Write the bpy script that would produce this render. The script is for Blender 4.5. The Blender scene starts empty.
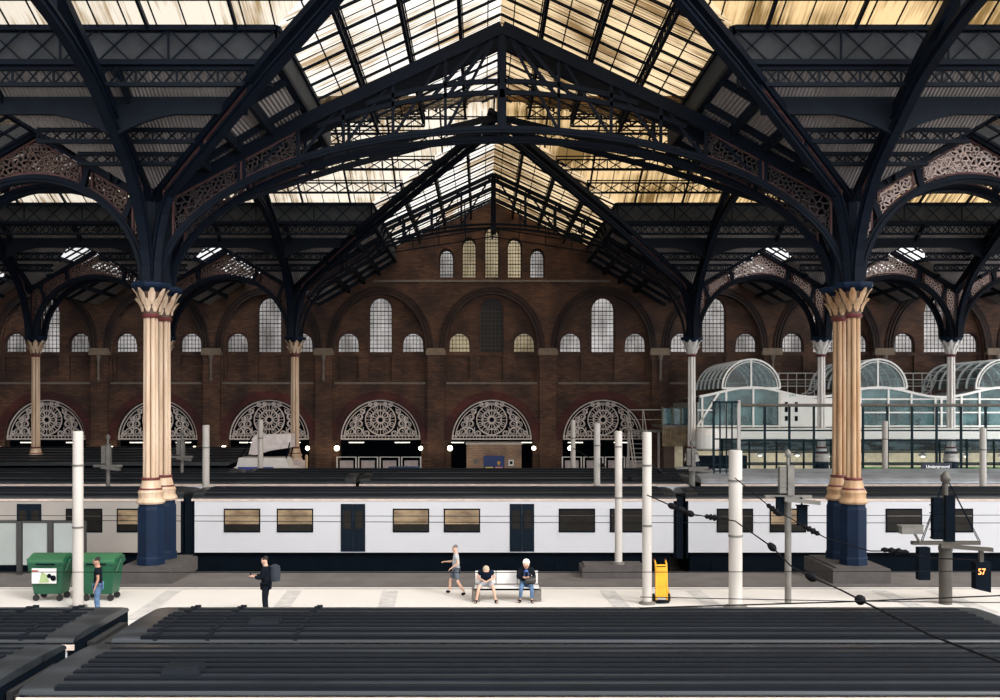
import bpy, bmesh, math, random
from mathutils import Vector, Matrix
S = bpy.context.scene
C = S.collection
random.seed(7)
PI = math.pi
def sn(a): return max(0., math.sin(a))
# ---------------------------------------------------------------- camera
H = 6.1
cam = bpy.data.objects.new('camera', bpy.data.cameras.new('camera')); C.objects.link(cam)
cam.location = (0, 0, H); cam.rotation_euler = (PI/2, 0, 0)
cam.data.lens = 36; cam.data.sensor_width = 36; cam.data.shift_x = 0.018; cam.data.shift_y = 0.057
cam.data.clip_end = 400
S.camera = cam
# ---------------------------------------------------------------- world, sun, exposure
W = bpy.data.worlds.new('overcast sky'); S.world = W; W.use_nodes = True
nt = W.node_tree; bg = nt.nodes['Background']
tc = nt.nodes.new('ShaderNodeTexCoord'); sx = nt.nodes.new('ShaderNodeSeparateXYZ'); rp = nt.nodes.new('ShaderNodeValToRGB')
nt.links.new(tc.outputs['Generated'], sx.inputs[0]); nt.links.new(sx.outputs['Z'], rp.inputs[0]); nt.links.new(rp.outputs[0], bg.inputs[0])
ma = nt.nodes.new('ShaderNodeMath'); ma.operation = 'MULTIPLY_ADD'; ma.inputs[1].default_value = 1.3; ma.inputs[2].default_value = 2.5   # brighter sky on the café side
nt.links.new(sx.outputs['X'], ma.inputs[0]); nt.links.new(ma.outputs[0], bg.inputs[1])
e = rp.color_ramp.elements
e[0].position = 0.0; e[0].color = (.92, .93, .95, 1); e[1].position = .35; e[1].color = (1, 1, 1, 1)
bg.inputs[1].default_value = 3.6
sun = bpy.data.objects.new('sun', bpy.data.lights.new('sun', 'SUN')); C.objects.link(sun)
sun.data.energy = 2.0; sun.data.angle = math.radians(18); sun.data.color = (1, .95, .88)
sun.rotation_euler = Vector((.62, -.60, .62)).to_track_quat('Z', 'Y').to_euler()
S.view_settings.view_transform = 'Standard'; S.view_settings.look = 'None'
S.view_settings.exposure = 0.25; S.view_settings.gamma = 1
S.view_settings.use_curve_mapping = False
S.cycles.max_bounces = 8; S.cycles.transparent_max_bounces = 24; S.cycles.diffuse_bounces = 3
S.cycles.caustics_reflective = False; S.cycles.caustics_refractive = False

def P(px, py, Y):
    return Vector(((px-482)*Y/1000, Y, H+(407-py)*Y/1000))
# ---------------------------------------------------------------- materials
MATS = {}
def mat(name, col, rough=.6, metal=0., var=.25, vs=3., col2=None, bump=0., spec=.5, stretch=(1, 1, 1), lo=.35, hi=.7):
    if name in MATS: return MATS[name]
    m = bpy.data.materials.new(name); m.use_nodes = True; n = m.node_tree; b = n.nodes['Principled BSDF']
    b.inputs['Roughness'].default_value = rough; b.inputs['Metallic'].default_value = metal
    b.inputs['Specular IOR Level'].default_value = spec
    t = n.nodes.new('ShaderNodeTexCoord'); mp = n.nodes.new('ShaderNodeMapping'); mp.inputs['Scale'].default_value = stretch
    nz = n.nodes.new('ShaderNodeTexNoise'); nz.inputs['Scale'].default_value = vs; nz.inputs['Detail'].default_value = 4
    r = n.nodes.new('ShaderNodeValToRGB')
    n.links.new(t.outputs['Object'], mp.inputs[0]); n.links.new(mp.outputs[0], nz.inputs['Vector']); n.links.new(nz.outputs['Fac'], r.inputs[0])
    c2 = col2 or tuple(x*(1-var) for x in col)
    r.color_ramp.elements[0].position = lo; r.color_ramp.elements[1].position = hi
    r.color_ramp.elements[0].color = (*c2, 1); r.color_ramp.elements[1].color = (*col, 1)
    n.links.new(r.outputs[0], b.inputs['Base Color'])
    if bump:
        bp = n.nodes.new('ShaderNodeBump'); bp.inputs['Strength'].default_value = bump; bp.inputs['Distance'].default_value = .02
        n.links.new(nz.outputs['Fac'], bp.inputs['Height']); n.links.new(bp.outputs[0], b.inputs['Normal'])
    MATS[name] = m; return m
def emis(name, col, s):
    if name in MATS: return MATS[name]
    m = bpy.data.materials.new(name); m.use_nodes = True; b = m.node_tree.nodes['Principled BSDF']
    b.inputs['Base Color'].default_value = (*col, 1); b.inputs['Emission Color'].default_value = (*col, 1); b.inputs['Emission Strength'].default_value = s
    MATS[name] = m; return m
def brick(name, c1, c2, mortar, sc=1.0, patch=None):
    m = bpy.data.materials.new(name); m.use_nodes = True; n = m.node_tree; b = n.nodes['Principled BSDF']; b.inputs['Roughness'].default_value = .85
    t = n.nodes.new('ShaderNodeTexCoord'); sp = n.nodes.new('ShaderNodeSeparateXYZ'); cb = n.nodes.new('ShaderNodeCombineXYZ')
    ad = n.nodes.new('ShaderNodeMath'); ad.operation = 'ADD'
    n.links.new(t.outputs['Object'], sp.inputs[0]); n.links.new(sp.outputs[0], ad.inputs[0]); n.links.new(sp.outputs[1], ad.inputs[1])
    n.links.new(ad.outputs[0], cb.inputs[0]); n.links.new(sp.outputs[2], cb.inputs[1])
    br = n.nodes.new('ShaderNodeTexBrick'); br.inputs['Scale'].default_value = sc
    br.inputs['Brick Width'].default_value = .46; br.inputs['Row Height'].default_value = .15; br.inputs['Mortar Size'].default_value = .02
    br.inputs['Color1'].default_value = (*c1, 1); br.inputs['Color2'].default_value = (*c2, 1); br.inputs['Mortar'].default_value = (*mortar, 1)
    n.links.new(cb.outputs[0], br.inputs['Vector'])
    nz = n.nodes.new('ShaderNodeTexNoise'); nz.inputs['Scale'].default_value = .55; nz.inputs['Detail'].default_value = 6
    n.links.new(t.outputs['Object'], nz.inputs['Vector'])
    r = n.nodes.new('ShaderNodeValToRGB'); r.color_ramp.elements[0].position = .35; r.color_ramp.elements[0].color = (.45, .45, .5, 1)
    r.color_ramp.elements[1].position = .68; r.color_ramp.elements[1].color = (1.25, 1.2, 1.1, 1)
    n.links.new(nz.outputs['Fac'], r.inputs[0])
    mx = n.nodes.new('ShaderNodeMix'); mx.data_type = 'RGBA'; mx.blend_type = 'MULTIPLY'; mx.inputs['Factor'].default_value = 1
    n.links.new(br.outputs['Color'], mx.inputs['A']); n.links.new(r.outputs[0], mx.inputs['B']); n.links.new(mx.outputs['Result'], b.inputs['Base Color'])
    MATS[name] = m; return m
def roofglass(name, clean, dirt, along, lo=.38, hi=.62, fine=5.0):
    """weathered translucent sheeting: see-through, with streaks of grime running down the slope"""
    m = bpy.data.materials.new(name); m.use_nodes = True; n = m.node_tree; n.nodes.clear()
    out = n.nodes.new('ShaderNodeOutputMaterial'); t = n.nodes.new('ShaderNodeTexCoord'); mp = n.nodes.new('ShaderNodeMapping')
    mp.inputs['Scale'].default_value = (fine, .25, .25) if along == 'y' else (.25, fine, .25)
    nz = n.nodes.new('ShaderNodeTexNoise'); nz.inputs['Scale'].default_value = 1; nz.inputs['Detail'].default_value = 5; nz.inputs['Roughness'].default_value = .65
    n2 = n.nodes.new('ShaderNodeTexNoise'); n2.inputs['Scale'].default_value = .35; n2.inputs['Detail'].default_value = 3
    n.links.new(t.outputs['Object'], mp.inputs[0]); n.links.new(mp.outputs[0], nz.inputs['Vector']); n.links.new(t.outputs['Object'], n2.inputs['Vector'])
    ad = n.nodes.new('ShaderNodeMath'); ad.operation = 'ADD'; n.links.new(nz.outputs['Fac'], ad.inputs[0]); n.links.new(n2.outputs['Fac'], ad.inputs[1])
    hf = n.nodes.new('ShaderNodeMath'); hf.operation = 'MULTIPLY'; hf.inputs[1].default_value = .5; n.links.new(ad.outputs[0], hf.inputs[0])
    r = n.nodes.new('ShaderNodeValToRGB'); r.color_ramp.elements[0].position = lo; r.color_ramp.elements[1].position = hi
    r.color_ramp.elements[0].color = (*[c*1.4 for c in dirt], 1); r.color_ramp.elements[1].color = (*[c*1.4 for c in clean], 1); n.links.new(hf.outputs[0], r.inputs[0])
    tr = n.nodes.new('ShaderNodeBsdfTransparent'); n.links.new(r.outputs[0], tr.inputs[0])
    df = n.nodes.new('ShaderNodeBsdfDiffuse'); df.inputs[0].default_value = (.5, .4, .3, 1)
    mx = n.nodes.new('ShaderNodeMixShader'); mx.inputs[0].default_value = .08
    n.links.new(tr.outputs[0], mx.inputs[1]); n.links.new(df.outputs[0], mx.inputs[2]); n.links.new(mx.outputs[0], out.inputs[0])
    MATS[name] = m; return m
def glass(name, col, a=.6, rough=.05, base=(.02, .05, .06)):
    m = bpy.data.materials.new(name); m.use_nodes = True; n = m.node_tree; n.nodes.clear()
    out = n.nodes.new('ShaderNodeOutputMaterial'); tr = n.nodes.new('ShaderNodeBsdfTransparent'); tr.inputs[0].default_value = (*col, 1)
    b = n.nodes.new('ShaderNodeBsdfPrincipled'); b.inputs['Base Color'].default_value = (*base, 1); b.inputs['Roughness'].default_value = rough
    t = n.nodes.new('ShaderNodeTexCoord'); nz = n.nodes.new('ShaderNodeTexNoise'); nz.inputs['Scale'].default_value = .9; nz.inputs['Detail'].default_value = 3
    n.links.new(t.outputs['Object'], nz.inputs['Vector'])
    r = n.nodes.new('ShaderNodeValToRGB'); r.color_ramp.elements[0].position = .35; r.color_ramp.elements[0].color = (*[c*.5 for c in base], 1)
    r.color_ramp.elements[1].position = .65; r.color_ramp.elements[1].color = (*[min(1, c*1.9) for c in base], 1)
    n.links.new(nz.outputs['Fac'], r.inputs[0]); n.links.new(r.outputs[0], b.inputs['Base Color'])
    mx = n.nodes.new('ShaderNodeMixShader'); mx.inputs[0].default_value = 1-a
    n.links.new(tr.outputs[0], mx.inputs[1]); n.links.new(b.outputs[0], mx.inputs[2]); n.links.new(mx.outputs[0], out.inputs[0])
    MATS[name] = m; return m
iron = mat('iron', (.0024, .006, .0138), .6, 0, .3, 2, spec=.12)  # blue in the near-black base stands in for haze over dark parts
iron2 = mat('iron faded', (.005, .009, .016), .6, 0, .3, 2, spec=.12)
navy = mat('navy paint', (.006, .016, .040), .55, 0, .35, 1.5, spec=.12)
lining = mat('lining', (.31, .28, .27), .8, 0, .25, .8)
cream = mat('cream stone', (.62, .48, .36), .6, 0, .35, 1.2, col2=(.42, .29, .19), stretch=(3, 3, .4))
ochre = mat('ochre stone', (.46, .32, .20), .6, 0, .35, 1.2, col2=(.30, .16, .07), stretch=(3, 3, .4))
whitep = mat('white paint', (.72, .70, .68), .4, 0, .1, 2)
gwhite = mat('grey white paint', (.55, .52, .50), .5, 0, .25, 2, stretch=(1, 1, .3))
redband = mat('oxblood', (.12, .02, .02), .5)
lace = mat('lace cream', (.62, .47, .42), .7)
lacered = mat('lace edge', (.075, .025, .024), .7)
grille = mat('grille cream', (.75, .66, .62), .6)
brk = brick('dark brick', (.14, .066, .038), (.07, .033, .021), (.055, .034, .026))
brk2 = brick('red arch brick', (.11, .02, .018), (.075, .015, .013), (.04, .02, .018))
brk3 = brick('tan brick', (.36, .22, .15), (.28, .16, .10), (.35, .28, .22))
brkd = brick('darker brick', (.045, .022, .018), (.03, .016, .014), (.02, .015, .014))  # darker than the wall brick, for the arch mouldings
stone = mat('stone', (.20, .165, .14), .8)
leading = mat('leading', (.035, .037, .042), .6)
platm = mat('platform paving', (.67, .635, .60), .75, 0, .06, .6)
grey = mat('grey paving', (.58, .56, .54), .8)
tarmac = mat('tarmac', (.13, .115, .11), .9, 0, .3, 1.2)
coping = mat('coping', (.05, .05, .055), .9)
ballast = mat('ballast', (.02, .02, .022), 1, 0, .5, 9, bump=.5)
concrete = mat('concrete base', (.075, .066, .064), .9)
trainw = mat('train white', (.60, .60, .63), .35, 0, .05, .5)
traing = mat('train grey', (.30, .33, .32), .5, 0, .2, .6)
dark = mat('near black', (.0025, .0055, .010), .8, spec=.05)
traindoor = mat('train door navy', (.003, .009, .018), .6, spec=.12)
roofm = mat('train roof', (.026, .031, .037), .33, 0, .6, 1.2, stretch=(.3, 3, 3), spec=.35)
roofr = mat('train roof rib', (.0035, .006, .010), .55, 0, spec=.15)
winm = mat('train window', (.02, .018, .016), .2, 0, .3, 2, spec=.2)
lit_interior = mat('warm interior', (.40, .29, .17), .7, 0, .8, 1.3, stretch=(1, 1, 2.2), col2=(.14, .09, .05))  # glow of the lit carriage interior painted onto an opaque pane
rubber = mat('rubber', (.01, .01, .011), .8)
steel = mat('galvanised', (.17, .16, .145), .5, .2, .3, 3)
yellow = mat('yellow paint', (.85, .42, .02), .5)
green = mat('bin green', (.007, .085, .04), .4, 0, .25, 2)
green2 = mat('bin lid green', (.03, .13, .055), .45, 0, .25, 2)
FINE = {}
TGL = roofglass('roof glass cool', (.36, .345, .32), (.16, .11, .06), 'x', .41, .50, 9)
TGW = roofglass('roof glass warm', (.27, .205, .125), (.07, .042, .018), 'x', .42, .54, 9)
NGL = roofglass('roof glass cream', (.31, .28, .235), (.13, .088, .045), 'y', .40, .51, 7)
NGR = roofglass('roof glass ochre', (.25, .175, .09), (.06, .036, .012), 'y', .42, .55, 6.5)
SGL = roofglass('roof glass pale', (.34, .34, .34), (.2, .19, .17), 'x', .3, .5)
WGL = roofglass('window glass', (.38, .37, .365), (.17, .165, .16), 'y', .35, .65, 1.0)
WGW = roofglass('window glass warm', (.36, .325, .26), (.19, .17, .13), 'y', .35, .65, 1.0)
WGD = roofglass('window glass dim', (.045, .043, .045), (.015, .016, .02), 'y', .35, .65, 1.0)
# ---------------------------------------------------------------- mesh helpers
class MB:
    def __init__(s): s.v = []; s.f = []; s.m = []; s.k = 0
    def add(s, vs, fs):
        o = len(s.v); s.v += [tuple(v) for v in vs]; s.f += [tuple(i+o for i in f) for f in fs]; s.m += [s.k]*len(fs)
        return s
    def box(s, x0, y0, z0, x1, y1, z1):
        return s.add([(x, y, z) for x in (x0, x1) for y in (y0, y1) for z in (z0, z1)],
                     [(0, 1, 3, 2), (4, 6, 7, 5), (0, 4, 5, 1), (2, 3, 7, 6), (0, 2, 6, 4), (1, 5, 7, 3)])
    def cbox(s, x, y, z, w, d, h): return s.box(x-w/2, y-d/2, z-h/2, x+w/2, y+d/2, z+h/2)
    def bar(s, a, b, w, h, up=(0, 0, 1)):
        """rectangular bar from a to b, w across and h along up"""
        a = Vector(a); b = Vector(b); d = (b-a)
        if d.length < 1e-6: return s
        d.normalize(); u = Vector(up)
        if abs(d.dot(u)) > .999: u = Vector((1, 0, 0))
        r = d.cross(u).normalized(); u = r.cross(d).normalized()
        vs = [p+r*i*w/2+u*j*h/2 for p in (a, b) for i, j in ((-1, -1), (1, -1), (1, 1), (-1, 1))]
        return s.add(vs, [(0, 3, 2, 1), (4, 5, 6, 7), (0, 1, 5, 4), (1, 2, 6, 5), (2, 3, 7, 6), (3, 0, 4, 7)])
    def tube(s, pts, r, n=8):
        pts = [Vector(p) for p in pts]; rs = r if isinstance(r, (list, tuple)) else [r]*len(pts); vs = []; fs = []; pr = None
        for i, p in enumerate(pts):
            d = (pts[min(i+1, len(pts)-1)]-pts[max(i-1, 0)]); d.normalize()
            if pr is None: pr = Vector((0, 0, 1)) if abs(d.z) < .9 else Vector((1, 0, 0))
            a = d.cross(pr).normalized(); b = a.cross(d).normalized(); pr = b
            for k in range(n): t = 2*PI*k/n; vs.append(p+(a*math.cos(t)+b*math.sin(t))*rs[i])
        for i in range(len(pts)-1):
            for k in range(n): j = (k+1) % n; fs.append((i*n+k, i*n+j, (i+1)*n+j, (i+1)*n+k))
        fs.append(tuple(range(n-1, -1, -1))); L = (len(pts)-1)*n; fs.append(tuple(L+k for k in range(n)))
        return s.add(vs, fs)
    def lathe(s, prof, x=0, y=0, z=0, n=16, flute=0, axis='z'):
        vs = []; fs = []
        for (r, h) in prof:
            for k in range(n):
                t = 2*PI*k/n; rr = r*(1-(flute if k % 2 else 0))
                q = (rr*math.cos(t), rr*math.sin(t), h)
                if axis == 'y': q = (q[0], q[2], q[1])
                if axis == 'x': q = (q[2], q[0], q[1])
                vs.append((x+q[0], y+q[1], z+q[2]))
        for i in range(len(prof)-1):
            for k in range(n): j = (k+1) % n; fs.append((i*n+k, i*n+j, (i+1)*n+j, (i+1)*n+k))
        fs.append(tuple(range(n-1, -1, -1))); L = (len(prof)-1)*n; fs.append(tuple(L+k for k in range(n)))
        return s.add(vs, fs)
    def ribbon(s, pts, nrm, w, d, closed=False):
        """flat band of width w (in the plane of pts) and depth d along nrm"""
        pts = [Vector(p) for p in pts]; nrm = Vector(nrm).normalized(); n = len(pts); vs = []; fs = []
        for i, p in enumerate(pts):
            q = pts[(i+1) % n] if closed or i < n-1 else p; o = pts[i-1] if closed or i > 0 else p
            t = (q-o).normalized(); r = t.cross(nrm).normalized()
            for a, b in ((-1, -1), (1, -1), (1, 1), (-1, 1)): vs.append(p+r*a*w/2+nrm*b*d/2)
        for i in range(n if closed else n-1):
            j = (i+1) % n
            for k in range(4): l = (k+1) % 4; fs.append((i*4+k, i*4+l, j*4+l, j*4+k))
        if not closed: fs += [(3, 2, 1, 0), ((n-1)*4, (n-1)*4+1, (n-1)*4+2, (n-1)*4+3)]
        return s.add(vs, fs)
    def prism(s, poly, fn, d0, d1):
        """poly of 2D points; fn(a,b,depth) -> point"""
        n = len(poly); vs = [fn(a, b, d0) for a, b in poly]+[fn(a, b, d1) for a, b in poly]
        fs = [tuple(range(n-1, -1, -1)), tuple(range(n, 2*n))]+[(i, (i+1) % n, n+(i+1) % n, n+i) for i in range(n)]
        return s.add(vs, fs)
    def build(s, name, m, parent=None, smooth=False, kind=None, loc=None):
        me = bpy.data.meshes.new(name); vs = s.v
        if loc is not None: vs = [(v[0]-loc[0], v[1]-loc[1], v[2]-loc[2]) for v in vs]
        me.from_pydata(vs, [], s.f)
        ms = m if isinstance(m, (list, tuple)) else [m]
        for q in ms: me.materials.append(q)
        if any(s.m):
            for i, p in enumerate(me.polygons): p.material_index = s.m[i]
        bm = bmesh.new(); bm.from_mesh(me); bmesh.ops.recalc_face_normals(bm, faces=bm.faces); bm.to_mesh(me); bm.free()
        if smooth:
            me.polygons.foreach_set('use_smooth', [True]*len(me.polygons))
            me.set_sharp_from_angle(angle=math.radians(40))
        o = bpy.data.objects.new(name, me); C.objects.link(o)
        if loc is not None and parent is None: o.location = loc
        if parent is not None: o.parent = parent
        if kind: o['kind'] = kind
        return o
def tag(o, label, cat, group=None, kind=None):
    o['label'] = label; o['category'] = cat
    if group: o['group'] = group
    if kind: o['kind'] = kind
    return o
def thing(name, loc, label, cat, group=None, rz=0):
    o = bpy.data.objects.new(name, None); C.objects.link(o); o.location = loc; o.rotation_euler = (0, 0, rz)
    return tag(o, label, cat, group)
def copy_tree(o, loc=None, label=None, parent=None, group=None, mats=None, rz=None):
    c = o.copy(); C.objects.link(c)
    if parent is not None: c.parent = parent
    if loc is not None: c.location = loc
    if rz is not None: c.rotation_euler = (0, 0, rz)
    if label: c['label'] = label
    if group: c['group'] = group
    if mats and c.type == 'MESH':
        sub = [mats.get(s.material.name) for s in c.material_slots]
        if any(sub):
            for i, q in enumerate(sub):
                if q: c.material_slots[i].link = 'OBJECT'; c.material_slots[i].material = q
    for ch in list(o.children): copy_tree(ch, parent=c, mats=mats)
    return c
ORD = ['first', 'second', 'third', 'fourth', 'fifth', 'sixth', 'seventh', 'eighth', 'ninth', 'tenth', 'eleventh', 'twelfth']
def plate(outline, holes, d, name, m, parent=None, kind=None, y=0.0):
    """a flat wall piece in the XZ plane with holes, d thick, centred on y"""
    cu = bpy.data.curves.new(name, 'CURVE'); cu.dimensions = '2D'; cu.fill_mode = 'BOTH'; cu.extrude = d/2
    for poly in [outline]+holes:
        sp = cu.splines.new('POLY'); sp.points.add(len(poly)-1); sp.use_cyclic_u = True
        for i, (a, b) in enumerate(poly): sp.points[i].co = (a, b, 0, 1)
    tmp = bpy.data.objects.new('tmp', cu); C.objects.link(tmp)
    dg = bpy.context.evaluated_depsgraph_get(); me = bpy.data.meshes.new_from_object(tmp.evaluated_get(dg))
    bpy.data.objects.remove(tmp)
    for v in me.vertices: x, z, q = v.co; v.co = (x, y+q, z)
    bm = bmesh.new(); bm.from_mesh(me); bmesh.ops.remove_doubles(bm, verts=bm.verts, dist=1e-4); bmesh.ops.recalc_face_normals(bm, faces=bm.faces); bm.to_mesh(me); bm.free()
    me.materials.clear(); me.materials.append(m)
    o = bpy.data.objects.new(name, me); C.objects.link(o)
    if parent is not None: o.parent = parent
    if kind: o['kind'] = kind
    return o
def archpoly(cx, z0, w, zs, rise, n=14):
    """opening: sill z0, half width w, springing zs, crown rise (slightly pointed round)"""
    pts = [(cx-w, z0), (cx+w, z0)] if zs > z0+1e-4 else []
    for i in range(n+1):
        t = PI*i/n; pts.append((cx+w*math.cos(t), zs+rise*sn(t)**.92))
    return pts
def arcpts(cx, cz, r, a0=0, a1=PI, n=20, y=0, rz=None):
    rz = rz or r
    return [Vector((cx+r*math.cos(a0+(a1-a0)*i/n), y, cz+rz*math.sin(a0+(a1-a0)*i/n))) for i in range(n+1)]
# ================================================================ ROOF SHELL (setting)
X0 = .71; TW = 12.4; NWD = 13.25; SWD = 4.05; YN = 36.0; YF = 62.5; YW = 72.5; PITCH = 8.1
XE = 46.0
XL = [X0-TW-PITCH*k for k in range(5)]; XR = [X0+TW+PITCH*k for k in range(5)]
def hh(d): return 13.5+.583*d if d <= 5.4 else 17.7+.467*(d-5.4)
class Slope:
    """one roof slope; d = plan distance from the valley, t = position along the valley"""
    def __init__(s, axis, c, side, Wd, d0, d1, lo, hi): s.__dict__.update(axis=axis, c=c, side=side, W=Wd, d0=d0, d1=d1, lo=lo, hi=hi)
    def pt(s, d, t, off=0):
        q = s.c+s.side*(s.W-d); z = 13.5+.583*d if s.d1 <= 5.41 else 17.7+.467*(d-5.4)
        return Vector((q, t, z+off)) if s.axis == 'x' else Vector((t, q, z+off))
    def L(s, d): return s.lo[0]+s.lo[1]*d
    def R(s, d): return s.hi[0]+s.hi[1]*d
    def sheet(s, mb, off=0):
        N = max(1, int(abs(s.R(s.d1)-s.L(s.d1))/8))
        for i in range(N):
            f = lambda d, k: s.L(d)+(s.R(d)-s.L(d))*k/N
            mb.add([s.pt(s.d0, f(s.d0, i), off), s.pt(s.d0, f(s.d0, i+1), off), s.pt(s.d1, f(s.d1, i+1), off), s.pt(s.d1, f(s.d1, i), off)], [(0, 1, 2, 3)])
    def rafters(s, mb, step, w, h, off=-.05, ph=0):
        t = math.floor(min(s.L(s.d0), s.L(s.d1))/step)*step+ph
        while t < max(s.R(s.d0), s.R(s.d1)):
            ds = [s.d0+(s.d1-s.d0)*i/40 for i in range(41)]; ok = [d for d in ds if s.L(d) <= t <= s.R(d)]
            if len(ok) > 1: mb.bar(s.pt(ok[0], t, off), s.pt(ok[-1], t, off), w, h)
            t += step
    def cross(s, mb, d, w, h, off=0):
        if s.R(d)-s.L(d) > .1: mb.bar(s.pt(d, s.L(d), off), s.pt(d, s.R(d), off), w, h)
def lattice(mb, a, b, h, w=.1, fl=.07, pitch=None, dbl=True):
    """trussed girder hanging h below the line a-b"""
    a = Vector(a); b = Vector(b); dn = Vector((0, 0, -h)); L = (b-a).length
    if L < .5: return
    mb.bar(a, b, w, fl); mb.bar(a+dn, b+dn, w, fl)
    n = max(1, round(L/(pitch or h*1.1)))
    for i in range(n):
        p = a+(b-a)*i/n; q = a+(b-a)*(i+1)/n
        mb.bar(p, q+dn, .04, .05)
        if dbl: mb.bar(p+dn, q, .04, .05)
    for i in range(n+1):
        if i % 3 == 0: p = a+(b-a)*i/n; mb.bar(p, p+dn, .05, .06, (1, 0, 0))
YC = [22.75, 49.25]
rz = MB()
def riser(mb, axis, q, t0, t1):
    if axis == 'x': mb.box(q-.03, t0, 16.62, q+.03, t1, 17.72)
    else: mb.box(t0, q-.03, 16.62, t1, q+.03, 17.72)
gl = {'TL': MB(), 'TR': MB(), 'NL': MB(), 'NR': MB(), 'S': MB()}
bars = MB(); lin = MB(); beams = MB()
T_glaz = []; N_glaz = []
# transept slopes and small cross gables
for side in (-1, 1):
    k = 'TL' if side < 0 else 'TR'
    for lo, hi in (((YN, -1), (YN, 1)), ((YF, -1), (YW, 0))):
        riser(rz, 'x', X0+side*(TW-5.4), lo[0]+lo[1]*5.4, hi[0]+hi[1]*5.4)
        a = Slope('x', X0, side, TW, 0, 5.4, lo, hi); g = Slope('x', X0, side, TW, 5.4, TW, lo, hi)
        a.sheet(lin); g.sheet(gl[k], .06); T_glaz.append(g)
        g.rafters(bars, 1.64, .07, .09); g.rafters(bars, .82, .025, .03); a.rafters(beams, 2.46, .12, .25, -.13)
        for d in (2.1, 3.2, 4.3): a.cross(beams, d, .14, .34, -.2)
        for j in range(0, 8): g.cross(bars, 5.4+.93*j if j else 5.46, .04, .05)
cen = [(x-SWD) for x in XL[:4]]+[(x+SWD) for x in XR[:4]]
for c in cen:
    for side in (-1, 1):
        for lo, hi in (((YN, -1), (YN, 1)), ((YF, -1), (YW, 0))):
            a = Slope('x', c, side, SWD, 0, 2.6, lo, hi); g = Slope('x', c, side, SWD, 2.6, SWD, lo, hi)
            a.sheet(lin); g.sheet(gl['S']); g.rafters(bars, .9, .06, .1); g.cross(bars, 2.6, .12, .2); g.cross(bars, 3.4, .05, .08); g.cross(bars, 4.0, .12, .2)
            a.cross(beams, 1.3, .12, .26, -.14); a.rafters(beams, 2.5, .1, .2, -.1)
# long naves crossing it
for yc in YC:
    for side in (-1, 1):
        if yc < 30 and side < 0: continue   # that slope stands behind the viewer's field
        for end in (-1, 1):
            X = XL if end < 0 else XR
            for i, xv in enumerate(X):
                lo, hi = (xv, -1), (xv, 1)
                if i == 4 : lo, hi = ((xv, 0), (xv, 1)) if end < 0 else ((xv, -1), (xv, 0))
                Slope('y', yc, side, NWD, 0, SWD, lo, hi).sheet(lin)
            lo, hi = ((-XE, 0), (X[0], 1)) if end < 0 else ((X[0], -1), (XE, 0))
            m_ = Slope('y', yc, side, NWD, SWD, 5.4, lo, hi); m_.sheet(lin)
            g1 = Slope('y', yc, side, NWD, 5.4, TW, lo, hi)
            lo2, hi2 = ((-XE, 0), (X0, 0)) if end < 0 else ((X0, 0), (XE, 0))
            g2 = Slope('y', yc, side, NWD, TW, NWD, lo2, hi2)
            riser(rz, 'y', yc+side*(NWD-5.4+.2), lo[0]+lo[1]*5.4, hi[0]+hi[1]*5.4)
            k = 'NL' if end < 0 else 'NR'
            for g in (g1, g2): g.sheet(gl[k], .06); g.rafters(bars, 2.7, .09, .16, ph=.6)
            g1.rafters(bars, .9, .035, .05)
            N_glaz.append(g1)
            for j in range(8): g1.cross(bars, 5.46+.93*j, .05, .06)
            m_.rafters(beams, 4.05, .14, .3, -.15, ph=X0+TW)
names = {'TL': TGL, 'TR': TGW, 'NL': NGL, 'NR': NGR, 'S': SGL}
for k, mb in gl.items(): mb.build('ceiling_glazing', names[k], kind='structure')
# corrugated underside: fine ribs by bump
lb = lining.node_tree; tcn = lb.nodes.new('ShaderNodeTexCoord'); wv = lb.nodes.new('ShaderNodeTexWave'); wv.bands_direction = 'X'; wv.inputs['Scale'].default_value = 2.6
bpn = lb.nodes.new('ShaderNodeBump'); bpn.inputs['Strength'].default_value = .9; bpn.inputs['Distance'].default_value = .07
lb.links.new(tcn.outputs['Object'], wv.inputs['Vector']); lb.links.new(wv.outputs['Fac'], bpn.inputs['Height']); lb.links.new(bpn.outputs[0], lb.nodes['Principled BSDF'].inputs['Normal'])
lin.build('ceiling', lining, kind='structure')
rz.build('ceiling_riser', mat('riser', (.035, .04, .046), .8), kind='structure')
bars.build('ceiling_frame', iron, kind='structure')
beams.build('ceiling_beam', iron2, kind='structure')

# ---------------------------------------------------------------- lattice girders (things)
GN = [0]
def girder(mb, label, group, name='lattice_girder', m=None): return tag(mb.build(name, m or iron), label, 'girder', group)
side_w = {-1: 'on the bins side', 1: 'on the café side'}
for gi, g in enumerate(T_glaz):
    where = ['around the twin columns', 'against the gable wall'][gi % 2]
    for j, d in enumerate((7.2, 9.05, 10.9)):
        mb = MB(); lattice(mb, g.pt(d, g.L(d), -.12), g.pt(d, g.R(d), -.12), .42, .12, .08)
        if mb.v: girder(mb, f'{["lowest", "middle", "highest"][j]} lattice purlin under transept glass {side_w[g.side]}, {where}', 'lattice purlins under the transept glass')
    mb = MB(); a = g.pt(5.4, g.L(5.4), -.02); b = g.pt(5.4, g.R(5.4), -.02); lattice(mb, a, b, 1.05, .25, .16, 1.1)
    girder(mb, f'deep gutter girder along the transept glass {side_w[g.side]}, {where}', 'gutter girders under the transept glass')
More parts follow.
